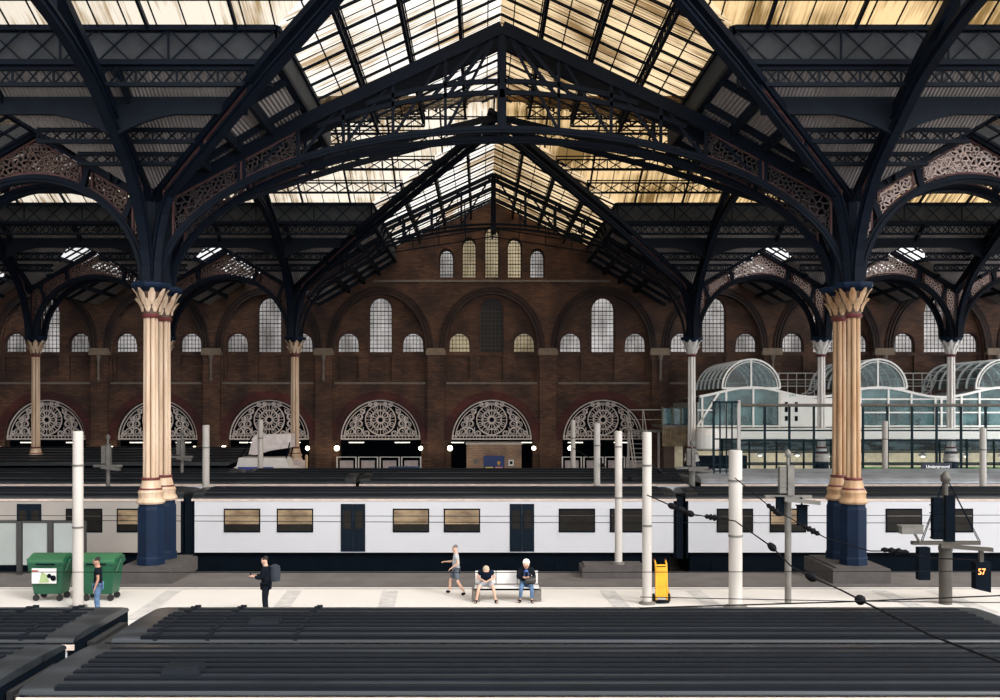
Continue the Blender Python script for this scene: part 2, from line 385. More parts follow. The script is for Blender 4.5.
for gi, g in enumerate(N_glaz):
    near = g.c < 30; fs = 'far' if g.side > 0 else 'near'
    where = ('nearer nave' if near else 'farther nave')+f', its {fs} slope, '+('bins side' if g.hi[0] < 0 else 'café side')
    if g.side > 0 or not near:
        mb = MB(); a = g.pt(5.4, g.L(5.4), -.02); b = g.pt(5.4, g.R(5.4), -.02); lattice(mb, a, b, 1.05, .25, .16, 1.1)
        girder(mb, f'deep lattice gutter girder with cross braces in the {where}', 'gutter girders along the naves')
    for j, d in enumerate((7.3, 9.1, 11.0)):
        mb = MB(); lattice(mb, g.pt(d, g.L(d), -.12), g.pt(d, g.R(d), -.12), .55, .1, .07, .9)
        girder(mb, f'{["lowest", "middle", "highest"][j]} zigzag lattice purlin under the glass of the {where}', 'lattice purlins along the naves')
    # perforated and solid beams across the lower slope
    base = Slope('y', g.c, g.side, NWD, 0, 5.4, g.lo, g.hi)
    if near and g.side < 0: continue
    for j, (d, hgt, perf) in enumerate(((5.25, .5, 1), (4.25, .55, 0), (3.05, .38, 1), (2.1, .34, 1))):
        mb = MB()
        if d > 4.05: runs = [(g.L(d), g.R(d))]
        else: runs = [(x-d+.1, x+d-.1) for x in (XL if g.hi[0] < 0 else XR)[:4]]
        for (t0, t1) in runs:
            a = base.pt(d, t0, -.05); b = base.pt(d, t1, -.05)
            if perf: lattice(mb, a, b, hgt, .14, .12, .42); 
            else:
                mb.bar(a-Vector((0, 0, hgt/2)), b-Vector((0, 0, hgt/2)), .16, hgt)
        if not perf:   # curved haunches where the beam meets the ribs
            for x in (XL if g.hi[0] < 0 else XR)[:5]:
                if abs(x) < XE-2:
                    for sg in (-1, 1):
                        p = [(x+sg*u, base.pt(d, x).z-.55-(.75*(1-u/2.6)**2)) for u in (0, .5, 1, 1.5, 2, 2.6)]
                        poly = [(x, base.pt(d, x).z-.5)]+p+[(x+sg*2.6, base.pt(d, x).z-.5)]
                        yy = base.pt(d, x).y; mb.prism(poly, lambda a_, b_, q: (a_, q, b_), yy-.07, yy+.07)
        girder(mb, f'{"pierced" if perf else "solid arched"} iron roof beam in the {where}, {["top one", "second down", "third down", "lowest"][j]}', 'roof beams across the opaque slopes', 'roof_beam', iron2)

# ---------------------------------------------------------------- ribs and arches
def interp(tab, x):
    for (a, b), (c, d) in zip(tab, tab[1:]):
        if x <= c: return b+(d-b)*(x-a)/(c-a)
    return tab[-1][1]
def trace_panel(poly, fn, m, parent, cell=.42, d=.06, label=None, edge=lacered, seed=1):
    """pierced cast-iron panel: frame, rings and leaf scrolls filling poly (2D); fn maps (a,b,depth) to 3D"""
    rnd = random.Random(seed)
    def inside(x, y, mrg=.0):
        c = False; n = len(poly); dm = 9
        for i in range(n):
            (x1, y1), (x2, y2) = poly[i], poly[i-1]
            if (y1 > y) != (y2 > y) and x < (x2-x1)*(y-y1)/(y2-y1+1e-12)+x1: c = not c
            ex, ey = x2-x1, y2-y1; L = ex*ex+ey*ey+1e-12; t = max(0, min(1, ((x-x1)*ex+(y-y1)*ey)/L)); dm = min(dm, math.hypot(x-x1-t*ex, y-y1-t*ey))
        return dm if c else -1
    nrm = Vector(fn(0, 0, 1))-Vector(fn(0, 0, 0))
    mb = MB()
    def rib(pts, w, cl): mb.ribbon([fn(a, b, 0) for a, b in pts], nrm, w, d, cl)
    xs = [p[0] for p in poly]; ys = [p[1] for p in poly]
    placed = []; st_ = .07; pts_ = []; y = min(ys)
    while y < max(ys):
        x = min(xs)
        while x < max(xs):
            q = inside(x, y)
            if q > .06: pts_.append((x+rnd.uniform(-.02, .02), y, q-.02))
            x += st_
        y += st_
    for r in (cell*.95, cell*.66, cell*.45, cell*.3, cell*.19):
        for (x, y, q) in sorted(pts_, key=lambda t: abs(t[0]-(min(xs)+max(xs))/2)):
            if q >= r and all((x-a)**2+(y-b)**2 >= (r+c-.02)**2 for a, b, c in placed):
                placed.append((x, y, r)); n = 12 if r > .15 else 7; wd_ = .045 if r > .1 else .035
                rib([(x+r*math.cos(2*PI*k/n), y+r*math.sin(2*PI*k/n)) for k in range(n)], wd_, True)
                if r > .1:
                    a0 = rnd.random()*PI; m5 = 6 if r > .2 else 4; rib([(x+r*.36*math.cos(2*PI*k/7), y+r*.36*math.sin(2*PI*k/7)) for k in range(7)], .045, True)
                    for k in range(m5):
                        a = a0+2*PI*k/m5; rib([(x+r*.36*math.cos(a), y+r*.36*math.sin(a)), (x+r*.8*math.cos(a+.5), y+r*.8*math.sin(a+.5)), (x+r*math.cos(a+.2), y+r*math.sin(a+.2))], .045, False)
    o = mb.build('tracery_panel', m, parent)
    fr = MB(); fr.ribbon([fn(a, b, 0) for a, b in poly], nrm, .07, d+.05, True); f = fr.build('panel_edge', edge, o)
    if label: o['label'] = label
    return o
def rib_arch(name, p, dirv, L, rise, chord, label, cat, group, w=.3, band=.42, zs=10.4, spand=3.2, hang=None, tr=None, half=True, r0=.3, cell=.4, chord_h=.42, ties=(), hang_x=True, gap=.55):
    """half arch springing at p towards dirv over plan length L; chord = roof line table (r,z)"""
    p = Vector((p[0], p[1], 0)); dv = Vector((dirv[0], dirv[1], 0)).normalized(); nr = Vector((-dv.y, dv.x, 0))
    root = thing(name, (p.x, p.y, zs), label, cat, group)
    lp = Vector((p.x, p.y, zs))
    fn = lambda a, b, q: (dv.x*a+nr.x*q, dv.y*a+nr.y*q, b-zs)
    zi = lambda r: min(zs+rise*math.sqrt(max(0, 1-((L-r)/(L-r0))**2)), interp(chord, r)-gap) if r > 1.2 else zs+rise*math.sqrt(max(0, 1-((L-r)/(L-r0))**2))
    rs = [r0+(L-r0)*(1-math.cos(PI/2*i/18)) for i in range(19)]
    pts = [fn(r, zi(r), 0) for r in rs]
    mb = MB(); mb.ribbon([Vector(q)+Vector((0, 0, 0)) for q in pts], nr, band, w); mb.ribbon(pts, nr, .06, w+(.16 if w > .2 else .08))
    mb.build('arch_rib', iron, root)
    ch = MB(); cp = [fn(a, b, 0) for a, b in chord]; ch.ribbon(cp, nr, chord_h, w*.8); ch.ribbon([Vector(q)-Vector((0, 0, chord_h/2)) for q in cp], nr, .06, w+.1); ch.build('top_chord', iron, root)
    for (za, r1, z1) in ties:
        tb = MB(); tb.ribbon([fn(L-(L-r1)*i/10, za-(za-z1)*(i/10)**2, 0) for i in range(11)], nr, .16, .14); tb.build('tie_bar', iron, root)
    if hang:
        st = MB()
        for i, r in enumerate(hang):
            a, b = zi(r), interp(chord, r)
            if b-a > .5:
                if not hang_x and i: st.build('strut', iron, root); st = MB()
                st.bar(fn(r, a, 0), fn(r, b, 0), .14, .1, dv)
                if i+1 < len(hang) and hang_x:
                    r2 = hang[i+1]; st.bar(fn(r, a, 0), fn(r2, interp(chord, r2), 0), .07, .1)
        st.build('strut', iron, root)
    if tr:   # pierced spandrel panels between rib and chord
        for (ra, rb, mt, sd) in tr:
            n = 8; lo = [(ra+(rb-ra)*i/n, zi(ra+(rb-ra)*i/n)+band*.6) for i in range(n+1)]
            up = [(ra+(rb-ra)*i/n, interp(chord, ra+(rb-ra)*i/n)-chord_h*.6) for i in range(n, -1, -1)]
            lo = [(a, min(b, interp(chord, a)-chord_h*.6-.02)) for a, b in lo]
            trace_panel(lo+up, fn, mt, root, cell, .06, seed=sd)
        for (ra, rb, mt, sd) in tr:
            sp = MB(); sp.bar(fn(rb, zi(rb), 0), fn(rb, interp(chord, rb), 0), .12, w*.6, dv); sp.build('divider', iron, root)
    return root
CH_T = [(0, 13.3), (5.4, 16.2), (12.4, 19.5)]
CH_TF = [(0, 13.3), (5.2, 16.3), (5.6, 17.3), (12.4, 20.5)]
CH_N = [(0, 13.35), (5.4, 16.5), (13.25, 20.2)]
dl = math.hypot(TW, NWD)
CH_D = [(0, 13.35), (dl*.43, 16.7), (dl, 20.6)]
hT = [3.3, 5.2, 6.8, 8.55, 10.4, 12.3]
pos = {-1: XL[0], 1: XR[0]}
sd_lab = {-1: 'bins-side', 1: 'café-side'}
darklace = mat('lace dark', (.03, .02, .021), .7)
for yi, (yy, yn) in enumerate(((YN, 'near'), (YF, 'farther'))):
    for s in (-1, 1):
        for q, off in enumerate((-.7, .7)):
            rib_arch('transept_arch', (pos[s], yy+off), (-s, 0), TW, 5.5 if yy == YN else 7.0, CH_T if yy == YN else CH_TF,
                     f'curved half truss across the transept from {sd_lab[s]} {yn} twin columns, {["front", "rear"][q]} one', 'arch', 'half trusses across the transept', hang=hT if (q == 0 or yy == YF) else [6.8, 12.3], hang_x=(q == 0), band=.24 if yy == YN else .12, chord_h=.44 if yy == YN else .2, ties=((17.2, 5.9, 16.0), (17.6, 7.6, 16.8)) if yy == YN and q == 0 else (), w=.18,
                     tr=[(.8, 3.1, darklace, 3), (3.2, 5.2, darklace, 4)])
        # king post
    kp = MB()
    for off in (-.7, .7)[:1 if yy == YN else 2]:
        kp.bar((X0, yy+off, 16.0 if yy == YN else 17.5), (X0, yy+off, 19.5 if yy == YN else 20.5), .2 if yy == YN else .14, .18, (1, 0, 0))
        for sgn in (-1, 1):
            if yy == YN: kp.bar((X0, yy+off, 19.5), (X0+sgn*1.9, yy+off, 17.1), .1, .12); kp.bar((X0+sgn*.4, yy+off, 19.4), (X0+sgn*2.5, yy+off, 17.0), .1, .12)
    kp.bar((X0, yy-.8, 17.15), (X0, yy+.8, 17.15), .3, .3)
    tag(kp.build('king_post', iron), f'king post and fanned struts under the ridge of the {yn} transept truss', 'truss post', 'king posts')
for yi, (yy, yn) in enumerate(((YN, 'near'), (YF, 'farther'))):
    for s in (-1, 1):
        for dy in ((1, -1)):
            if yy == YF and dy > 0: continue
            rib_arch('diagonal_rib', (pos[s], yy+dy*.7), (-s*TW, dy*(NWD-.7)), dl, 9.3, CH_D,
                     f'diagonal rib springing from {sd_lab[s]} {yn} twin columns {"away over the crossing" if dy > 0 else "forward over the trains" if yy == YN else "forward over the crossing"}', 'rib', 'diagonal ribs of the crossings', w=.24, band=.26, chord_h=.3,
                     tr=[(1.0, 3.6, darklace, 5), (3.8, 6.5, darklace if s < 0 or yy == YF else lacered, 6)], hang=None)
    xs = [(s, k, pos[s]+s*PITCH*k) for s in (-1, 1) for k in range(5)]
    for s, k, x in xs:
        if yy == YN and k > 1: continue
        for dy in (1, -1):
            if yy == YF and dy > 0: continue
            if k > 2 and s > 0 or k > 3: continue
            rib_arch('nave_arch', (x, yy+dy*.7), (0, dy), NWD-.7, 6.8, CH_N,
                     f'dark curved nave rib {"running back" if dy > 0 else "reaching forward"} from the {sd_lab[s]} {yn} columns, {ORD[k]} outwards', 'rib', 'curved ribs along the naves', w=.28, band=.36,
                     tr=[(1.0, 3.4, darklace, 8)], hang=[5.4, 8.0, 10.6])
# gabled cross arches with lace spandrels between the side columns
def side_arch(x0, y, label, mt, edge, group, tracery=True, rear=False):
    """arch between columns x0 and x0+PITCH"""
    c = x0+PITCH/2; root = thing('gable_arch', (c, y, 10.4), label, 'arch', group)
    fn = lambda a, b, q: (a, q, b-10.4)
    zi = lambda a: 10.4+3.75*math.sqrt(max(0, 1-(a/3.82)**2))
    zc = lambda a: 15.75-.593*abs(a)
    pts = [fn(3.82*math.cos(PI*i/24), 10.4+3.75*math.sin(PI*i/24), 0) for i in range(25)]
    mb = MB(); mb.ribbon(pts, (0, 1, 0), .26, .34); mb.ribbon([Vector(p)*1.0 for p in pts], (0, 1, 0), .05, .5); mb.build('arch_rib', iron, root)
    ch = MB(); ch.ribbon([fn(-4.05, zc(4.05), 0), fn(0, 15.75, 0), fn(4.05, zc(4.05), 0)], (0, 1, 0), .26, .34); ch.build('top_chord', iron, root)
    for a in (-3.3, -1.75, 1.75, 3.3): dv = MB(); dv.bar(fn(a*.93, zi(a*.93), 0), fn(a*1.06, zc(a*1.06), 0), .2, .2, (0, 1, 0)); dv.build('divider', iron, root)
    if tracery:
        def pan(a0, a1, sd):
            n = 8; A = [a0+(a1-a0)*i/n for i in range(n+1)]
            return trace_panel([(a, zi(a)+.2) for a in A]+[(a, zc(a)-.2) for a in reversed(A)]if a0*a1 > 0 else [(a, zi(a)+.2) for a in A]+[(a1, zc(a1)-.2), (0, zc(0)-.22), (a0, zc(a0)-.2)], fn, mt, root, .30, .06, edge=edge, seed=sd)
        pan(-1.6, 1.6, 1); pan(1.98, 3.2, 2); pan(-3.2, -1.98, 3)
        for s in (-1, 1):
            trace_panel([(s*3.6, zi(3.6)+.1), (s*3.42, zi(3.42)+.25), (s*3.42, zc(3.42)-.2), (s*3.92, zc(3.92)-.2), (s*3.92, 10.9)], fn, mt, root, .3, .06, edge=edge, seed=4)
    return root
for s in (-1, 1):
    for yy, yn in ((YN, 'near'), (YF, 'farther')):
        for k in range(1 if yy == YN else (2 if s < 0 else 3)):
            x0 = XR[k] if s > 0 else XL[k]-PITCH
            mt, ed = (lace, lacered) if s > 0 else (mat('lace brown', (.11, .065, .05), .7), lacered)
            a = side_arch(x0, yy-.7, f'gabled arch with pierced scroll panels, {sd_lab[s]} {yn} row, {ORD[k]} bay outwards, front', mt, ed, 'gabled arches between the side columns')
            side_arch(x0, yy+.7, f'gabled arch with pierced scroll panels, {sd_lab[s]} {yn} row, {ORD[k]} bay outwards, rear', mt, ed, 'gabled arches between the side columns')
# wall-side roof trusses of the transept
for i, y in enumerate((66.0, 69.3)):
    mb = MB(); root = thing('roof_truss', (X0, y, 16), f'light roof truss near the gable wall, {["nearer the columns", "nearer the wall"][i]}', 'truss', 'light trusses before the gable wall')
    for s in (-1, 1):
        mb.bar((0, 0, 4.5), (s*7, 0, 1.25), .1, .16)
        mb.bar((0, 0, 1.9), (s*7, 0, .8), .07, .08)
        for u in (1.85, 3.7, 5.5): mb.bar((s*u, 0, 4.5-.467*u), (s*u, 0, 1.9-.157*u), .07, .07, (1, 0, 0))
    mb.build('top_chord', iron, root)
    k = MB(); k.bar((0, 0, 1.7), (0, 0, 4.5), .12, .12, (1, 0, 0)); k.build('king_post', iron, root)

# ---------------------------------------------------------------- columns
def make_column(kind, label, group, loc):
    m = {'cream': cream, 'ochre': ochre, 'white': whitep}[kind]; pl = {'cream': navy, 'ochre': navy, 'white': navy}[kind]
    r = thing('iron_column', loc, label, 'column', group)
    b = MB(); b.lathe([(.50, .0), (.50, .25), (.47, .3), (.47, 1.95), (.43, 2.05), (.43, 2.15)], n=8); b.build('plinth', pl, r)
    b = MB(); b.lathe([(.46, 2.15), (.50, 2.22), (.46, 2.32), (.42, 2.36), (.42, 2.48), (.45, 2.55), (.36, 2.7), (.30, 2.95), (.30, 3.0)], n=20); b.build('column_base', m, r, True)
    b = MB(); b.lathe([(.37, 2.6), (.40, 2.64), (.37, 2.7)], n=20); b.lathe([(.30, 2.97), (.33, 3.02), (.30, 3.07)], n=20); b.build('base_ring', redband, r, True)
    b = MB()
    for k in range(6):
        a = 2*PI*k/6+.26; b.tube([(.185*math.cos(a), .185*math.sin(a), 3.0), (.165*math.cos(a), .165*math.sin(a), 8.75)], [.086, .078], 10)
    b.build('shaft', m, r, True)
    b = MB(); b.lathe([(.17, 3.0), (.155, 8.8)], n=12); b.build('shaft_core', mat('column gap shade', (.10, .055, .035)), r, True)  # dark core puts the shade of the grooves into the colour
    b = MB(); b.lathe([(.27, 8.68), (.31, 8.76), (.27, 8.84)], n=20); b.build('neck_ring', redband, r, True)
    c = MB(); c.lathe([(.26, 8.8), (.28, 9.0), (.36, 9.4), (.42, 9.6)], n=16)
    cap = c.build('capital', mat('column gap shade', (.10, .055, .035)) if kind != 'white' else gwhite, r, True)  # dark bell paints the shade in the gaps between leaves
    lf = MB()
    for ring, (zb, hgt, rr, n, ph) in enumerate(((8.9, .45, .30, 8, 0), (9.15, .55, .36, 8, .39))):
        for k in range(n):
            a = 2*PI*k/n+ph; ca, sa = math.cos(a), math.sin(a)
            def q(rad, tt, z): return (rad*ca-tt*sa, rad*sa+tt*ca, z)
            vs = []
            prof = [(rr, .05, 0), (rr+.03, .12, .35), (rr+.12, .12, .7), (rr+.25, .05, 1.0)]
            for (rd, hw, f) in prof: vs += [q(rd, -hw, zb+hgt*f), q(rd+.03, 0, zb+hgt*f), q(rd, hw, zb+hgt*f), q(rd-.05, 0, zb+hgt*f)]
            fs = [(0, 1, 2, 3), (12, 15, 14, 13)]+[(4*i+j, 4*i+(j+1) % 4, 4*i+4+(j+1) % 4, 4*i+4+j) for i in range(3) for j in range(4)]
            lf.add(vs, fs)
    lf.build('acanthus_leaf', m, cap)
    b = MB(); b.lathe([(.40, 9.6), (.66, 9.74), (.70, 9.82), (.70, 9.9), (.5, 9.95)], n=8); b.build('abacus', navy, r)
    b = MB(); b.lathe([(.42, 9.9), (.34, 10.6), (.34, 12.9), (.4, 13.2)], n=8); b.build('stanchion', iron, r)
    return r
base_z = .55
cr = make_column('cream', 'cream fluted twin column behind the green bins, front shaft of the pair', 'twin columns', (XL[0], YN-.7, base_z))
oc = make_column('ochre', 'ochre-stained fluted twin column on tall navy plinth, front shaft by the signal posts', 'twin columns', (XR[0], YN-.7, base_z))
copy_tree(cr, (XL[0], YN+.7, base_z), 'cream fluted twin column behind the green bins, rear shaft of the pair')
copy_tree(oc, (XR[0], YN+.7, base_z), 'ochre-stained fluted twin column on tall navy plinth, rear shaft of the pair')
wh = make_column('white', 'white column with leafed capital by the café corner', 'far columns', (XR[0], YF, base_z))
where_r = ['by the café corner', 'between the first and second glass vaults', 'between the second and third glass vaults']
where_l = ['beside the white maintenance buggy', 'hidden behind the near twin columns', 'at the bins end of the wall']
for k in range(3):
    if k: copy_tree(wh, (XR[k], YF, base_z), f'white column with leafed capital {where_r[k]}', group='far columns')
    copy_tree(cr, (XL[k], YF, base_z), f'distant cream column {where_l[k]}', group='far columns')
for s, lab in ((-1, 'behind the bins'), (1, 'beside the grey signal post')):
    x = pos[s]; b = MB(); b.box(x-1.0, 34.5, 0, x+1.0, 37.6, .5)
    b.box(x-.85, 34.65, .5, x+.85, 37.5, .56)
    tag(b.build('stone_footing', concrete), f'low stone block carrying the twin columns {lab}', 'footing', 'column footings')
# ================================================================ WALLS
def zy(y): return H+(407-y)*.0725
bays = [X0+PITCH*k for k in range(-5, 6)]
gw = [(-3.3, 17.55), (-1.65, 18.35), (0, 19.2), (1.65, 18.35), (3.3, 17.55)]
zig = [(X0, 20.98), (X0+7.0, 17.72), (X0+7.01, 16.7), (XR[0], 13.55)]
for c in XR[:4]: zig += [(c+SWD, 15.9), (c+2*SWD, 13.55)]
out = [(-49, -1), (51, -1), (51, 13.5)]+[p for p in reversed(zig) if p[0] < 50]+[(2*X0-a, b) for a, b in zig[1:]]+[(-49, 13.5)]
low = [archpoly(c, -.5, 2.97, 3.7, 2.97) for c in bays]
holes1 = [archpoly(c, 7.9, 3.3, 10.1, 4.2) for c in bays]+low+[archpoly(X0+dx, 15.5, .56, zt-.7, .76) for dx, zt in gw]
plate(out, holes1, .5, 'wall_back', brk, kind='structure', y=YW+.25)
wins = []
for c in bays:
    wins += [(c, 10.1, .83, 13.1, .97), (c-2.36, 10.1, .75, 10.72, .78), (c+2.36, 10.1, .75, 10.72, .78)]
holes2 = [archpoly(*w) for w in wins]+[archpoly(c, -.5, 2.95, 3.7, 2.95) for c in bays]+[archpoly(X0+dx, 15.5, .5, zt-.7, .7) for dx, zt in gw]
plate(out, holes2, .3, 'wall_back', brk, kind='structure', y=YW+.75)
holes3 = [archpoly(a, b, w+.06, d, r+.06) for a, b, w, d, r in wins]+[archpoly(c, -.5, 2.97, 3.7, 2.97) for c in bays]+[archpoly(X0+dx, 15.5, .56, zt-.7, .76) for dx, zt in gw]
for c in bays:
    holes3 += [[(c+dx-w, 8.05), (c+dx+w, 8.05), (c+dx+w, 9.85), (c+dx-w, 9.85)] for dx, w in ((-2.36, .75), (0, .83), (2.36, .75))]
plate(out, holes3, .22, 'wall_back', brk, kind='structure', y=YW+.5)
# trims: string courses, arch mouldings, piers
t = MB()
t.box(X0-8.6, YW-.12, 15.15, X0+8.6, YW, 15.3)
for i in range(len(bays)): t.box(bays[i]-3.3, YW-.1, 7.76, bays[i]+3.3, YW+.02, 7.9)
t.build('trim_1', stone, kind='structure')
for j, c in enumerate(bays):
    mo = MB()
    for r, w_, dd in ((3.4, .18, .22), (3.62, .14, .16), (3.82, .12, .10)):
        mo.ribbon([(c+r*math.cos(PI*i/26), YW-.02, 10.1+(r+.85)*sn(PI*i/26)**.92) for i in range(27)], (0, 1, 0), w_, dd*2)
    mo.build('trim_2', brkd, kind='structure')
    rg = MB()
    rg.ribbon([(c+3.3*math.cos(PI*i/26), YW-.02, 3.7+3.3*math.sin(PI*i/26)) for i in range(27)], (0, 1, 0), .5, .14)
    rg.ribbon([(c+3.06*math.cos(PI*i/26), YW+.1, 3.7+3.06*math.sin(PI*i/26)) for i in range(27)], (0, 1, 0), .12, .5)
    rg.build('trim_3', brk2, kind='structure')
    for (a, b, w_, d_, r_) in wins[3*j:3*j+3]:
        rr = MB(); rr.ribbon([(a+(w_+.1)*math.cos(PI*i/14), YW+.46, d_+(r_+.1)*sn(PI*i/14)**.92) for i in range(15)], (0, 1, 0), .2, .12)
        rr.build('trim_4', brk2, kind='structure')
for i in range(len(bays)+1):
    c = X0+PITCH*(i-5.5); p = MB()
    p.box(c-.6, YW-.3, -1, c+.6, YW, 9.85); p.box(c-.68, YW-.36, 3.3, c+.68, YW, 3.55); p.build('trim_5', brk, kind='structure')
    cpn = MB(); cpn.box(c-.72, YW-.42, 9.85, c+.72, YW, 10.2); cpn.box(c-.66, YW-.36, 10.2, c+.66, YW, 10.35)
    cpn.build('trim_6', mat('sandstone cap', (.24, .18, .13), .8), kind='structure')
    if i not in (5, 6):
        t = MB(); t.lathe([(.03, 7.9), (.14, 8.1), (.08, 8.25), (.08, 9.4), (.14, 9.6), (.2, 9.85)], c, YW-.45, 0, 10); t.build('trim_7', stone, kind='structure')
wn = [0]
def window(cx, sill, hw, spring, rise, y, gm, dx=.26, dz=.3, frame=None):
    wn[0] += 1; poly = archpoly(cx, sill, hw, spring, rise)
    p = MB(); p.prism(poly, lambda a, b, q: (a, q, b), y, y+.02); o = p.build(f'window_{wn[0]}', gm, kind='structure')
    ld = MB(); n = max(2, round(2*hw/dx))
    def top(x): return spring+rise*sn(math.acos(max(-1, min(1, (x-cx)/hw))))**.92
    for i in range(1, n):
        x = cx-hw+2*hw*i/n; ld.bar((x, y-.04, sill), (x, y-.04, top(x)), .035, .04, (0, 1, 0))
    z = sill+dz; k = 0
    while z < spring+rise-.08:
        w_ = hw if z <= spring else hw*math.sqrt(max(0, 1-((z-spring)/rise)**2)); ld.bar((cx-w_, y-.05, z), (cx+w_, y-.05, z), .03, .035 if k % 3 else .07); z += dz; k += 1
    ld.ribbon([(a, y-.05, b) for a, b in poly], (0, 1, 0), .09, .08, True)
    q = ld.build('leading', frame or leading, o)
for (a, b, w_, d_, r_) in wins:
    if -39 < a < 42:
        k = round((a-X0)/PITCH)
        dim = (k == 0) or (k < -1 and w_ < .8)
        window(a, b, w_, d_, r_, YW+.72, WGD if k == 0 and w_ > .8 else WGW if (k == 0) else WGL)
for dx, zt in gw: window(X0+dx, 15.5, .5, zt-.7, .7, YW+.72, WGW if abs(dx) < 3 else WGL, .2, .26)
# room behind the lower arches
b = MB(); b.box(-49, 79.5, -1, 51, 80, 9); b.build('wall_passage', dark, kind='structure')  # near-black wall and ceiling stand in for shade inside the passage
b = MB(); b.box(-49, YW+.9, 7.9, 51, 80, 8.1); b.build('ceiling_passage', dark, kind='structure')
# end walls far out on both sides
b = MB(); b.box(-47.4, 9.5, -1, -46.9, YW, 21.5); b.build('wall_left', brk, kind='structure')
# ---------------------------------------------------------------- lunette grilles
def make_lunette():
    r = thing('lunette_grille', (X0, YW+.3, 3.72), 'x', 'grille', 'lunette grilles over the passage arches')
    mb = MB(); N = (0, 1, 0)
    def ring(cx, cz, rr, w, n=24, a0=0, a1=2*PI):
        full = abs(a1-a0-2*PI) < .01
        mb.ribbon([(cx+rr*math.cos(a0+(a1-a0)*i/n), 0, cz+rr*math.sin(a0+(a1-a0)*i/n)) for i in range(n+(0 if full else 1))], N, w, .07, full)
    for rr, w_ in ((2.86, .09), (2.66, .06)): ring(0, 0, rr, w_, 36, 0, PI)
    mb.bar((-2.9, 0, .05), (2.9, 0, .05), .08, .1); mb.bar((-2.9, 0, .28), (2.9, 0, .28), .06, .06)
    for i in range(24): mb.bar((-2.8+5.6*i/23, 0, .05), (-2.8+5.6*i/23, 0, .28), .04, .04, (0, 1, 0))
    fr = mb.build('grille_frame', grille, r)
    mb = MB(); cz = 1.45
    ring(0, cz, 1.1, .07); ring(0, cz, .72, .05); ring(0, cz, .22, .07, 12)
    for k in range(8):
        a = PI*k/4; ring(.47*math.cos(a), cz+.47*math.sin(a), .2, .05, 10); ring(.91*math.cos(a+.39), cz+.91*math.sin(a+.39), .16, .045, 9)
    for k in range(16):
        a = PI*k/8; mb.bar((.22*math.cos(a), 0, cz+.22*math.sin(a)), (1.1*math.cos(a), 0, cz+1.1*math.sin(a)), .04, .035, (0, 1, 0))
    mb.build('rosette', grille, r)
    for s in (-1, 1):
        mb = MB()
        for (x, z, rr) in ((1.55, .6, .26), (2.1, .58, .24), (1.55, 1.15, .24), (2.0, 1.1, .22), (1.5, 1.65, .22), (1.3, 2.05, .17), (1.0, .45, .2), (2.45, .5, .14), (1.85, 1.5, .16), (.75, 2.55, .14), (.35, 2.62, .12)):
            pts = [(s*(x+rr*(1-i/26)*math.cos(i*.42)), 0, z+rr*(1-i/26)*math.sin(i*.42)) for i in range(20)]; mb.ribbon(pts, N, .05, .06); ring(s*x, z, rr, .045, 12)
        for (x0_, z0_, x1, z1) in ((1.8, .28, 1.8, 1.75), (1.25, .3, 1.25, .9), (1.5, .9, 2.1, .85), (1.5, 1.4, 1.1, 2.3), (.2, .3, .75, .7), (0, .3, 0, .5)):
            mb.bar((s*x0_, 0, z0_), (s*x1, 0, z1), .05, .05, (0, 1, 0))
        mb.build('scrollwork', grille, r)
    return r
lun = make_lunette(); ll = {0: 'over the brick booth with the blue poster', -1: 'between the booth and the cream column', 1: 'behind the three white poles by the steel stairs', -2: 'above the white maintenance buggy', -3: 'partly hidden by the near twin columns', -4: 'at the bins end of the wall', 2: 'behind the café'}
for k in (0, -1, 1, -2, -3, -4):
    o = lun if k == 0 else copy_tree(lun, (X0+PITCH*k, YW+.3, 3.72)); o['label'] = 'half-round pierced iron lunette grille '+ll[k]
# ================================================================ GROUND
b = MB(); b.box(-60, -12, -1.2, 60, 90, -.95); b.build('floor', ballast, kind='structure')
def platform(y0, y1, m, name='floor_platform'):
    b = MB(); b.box(-58, y0, -.95, 58, y1, 0); return b.build(name, m, kind='structure')
platform(28.6, 33.85, platm); platform(33.85, 34.0, coping); platform(34.0, 36.75, tarmac); platform(36.75, 37.1, coping)
platform(44.0, 46.9, tarmac); platform(46.9, 47.1, platm); platform(56.0, 79.5, mat('concourse', (.16, .15, .15), .7))
platform(-12, 13.6, tarmac)
b = MB()
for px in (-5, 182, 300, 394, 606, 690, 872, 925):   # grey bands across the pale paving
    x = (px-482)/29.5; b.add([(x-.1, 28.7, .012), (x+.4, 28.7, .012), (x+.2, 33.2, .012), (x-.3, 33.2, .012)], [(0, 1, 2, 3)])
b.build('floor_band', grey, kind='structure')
b = MB(); b.box(-58, 33.45, .0, 58, 33.6, .012); b.build('floor_line', mat('line grey', (.4, .38, .36), .8), kind='structure')
def rails(y, lab):
    b = MB()
    for dy in (-.72, .72):
        b.box(-58, y+dy-.035, -.82, 58, y+dy+.035, -.76); b.box(-58, y+dy-.01, -.93, 58, y+dy+.01, -.82); b.box(-58, y+dy-.07, -.95, 58, y+dy+.07, -.92)
    return b.build('floor_rails', mat('rail steel', (.12, .09, .07), .4, .6), kind='structure')
for y in (15.4, 18.5, 38.7, 42.1, 48.8, 54.2): rails(y, '')
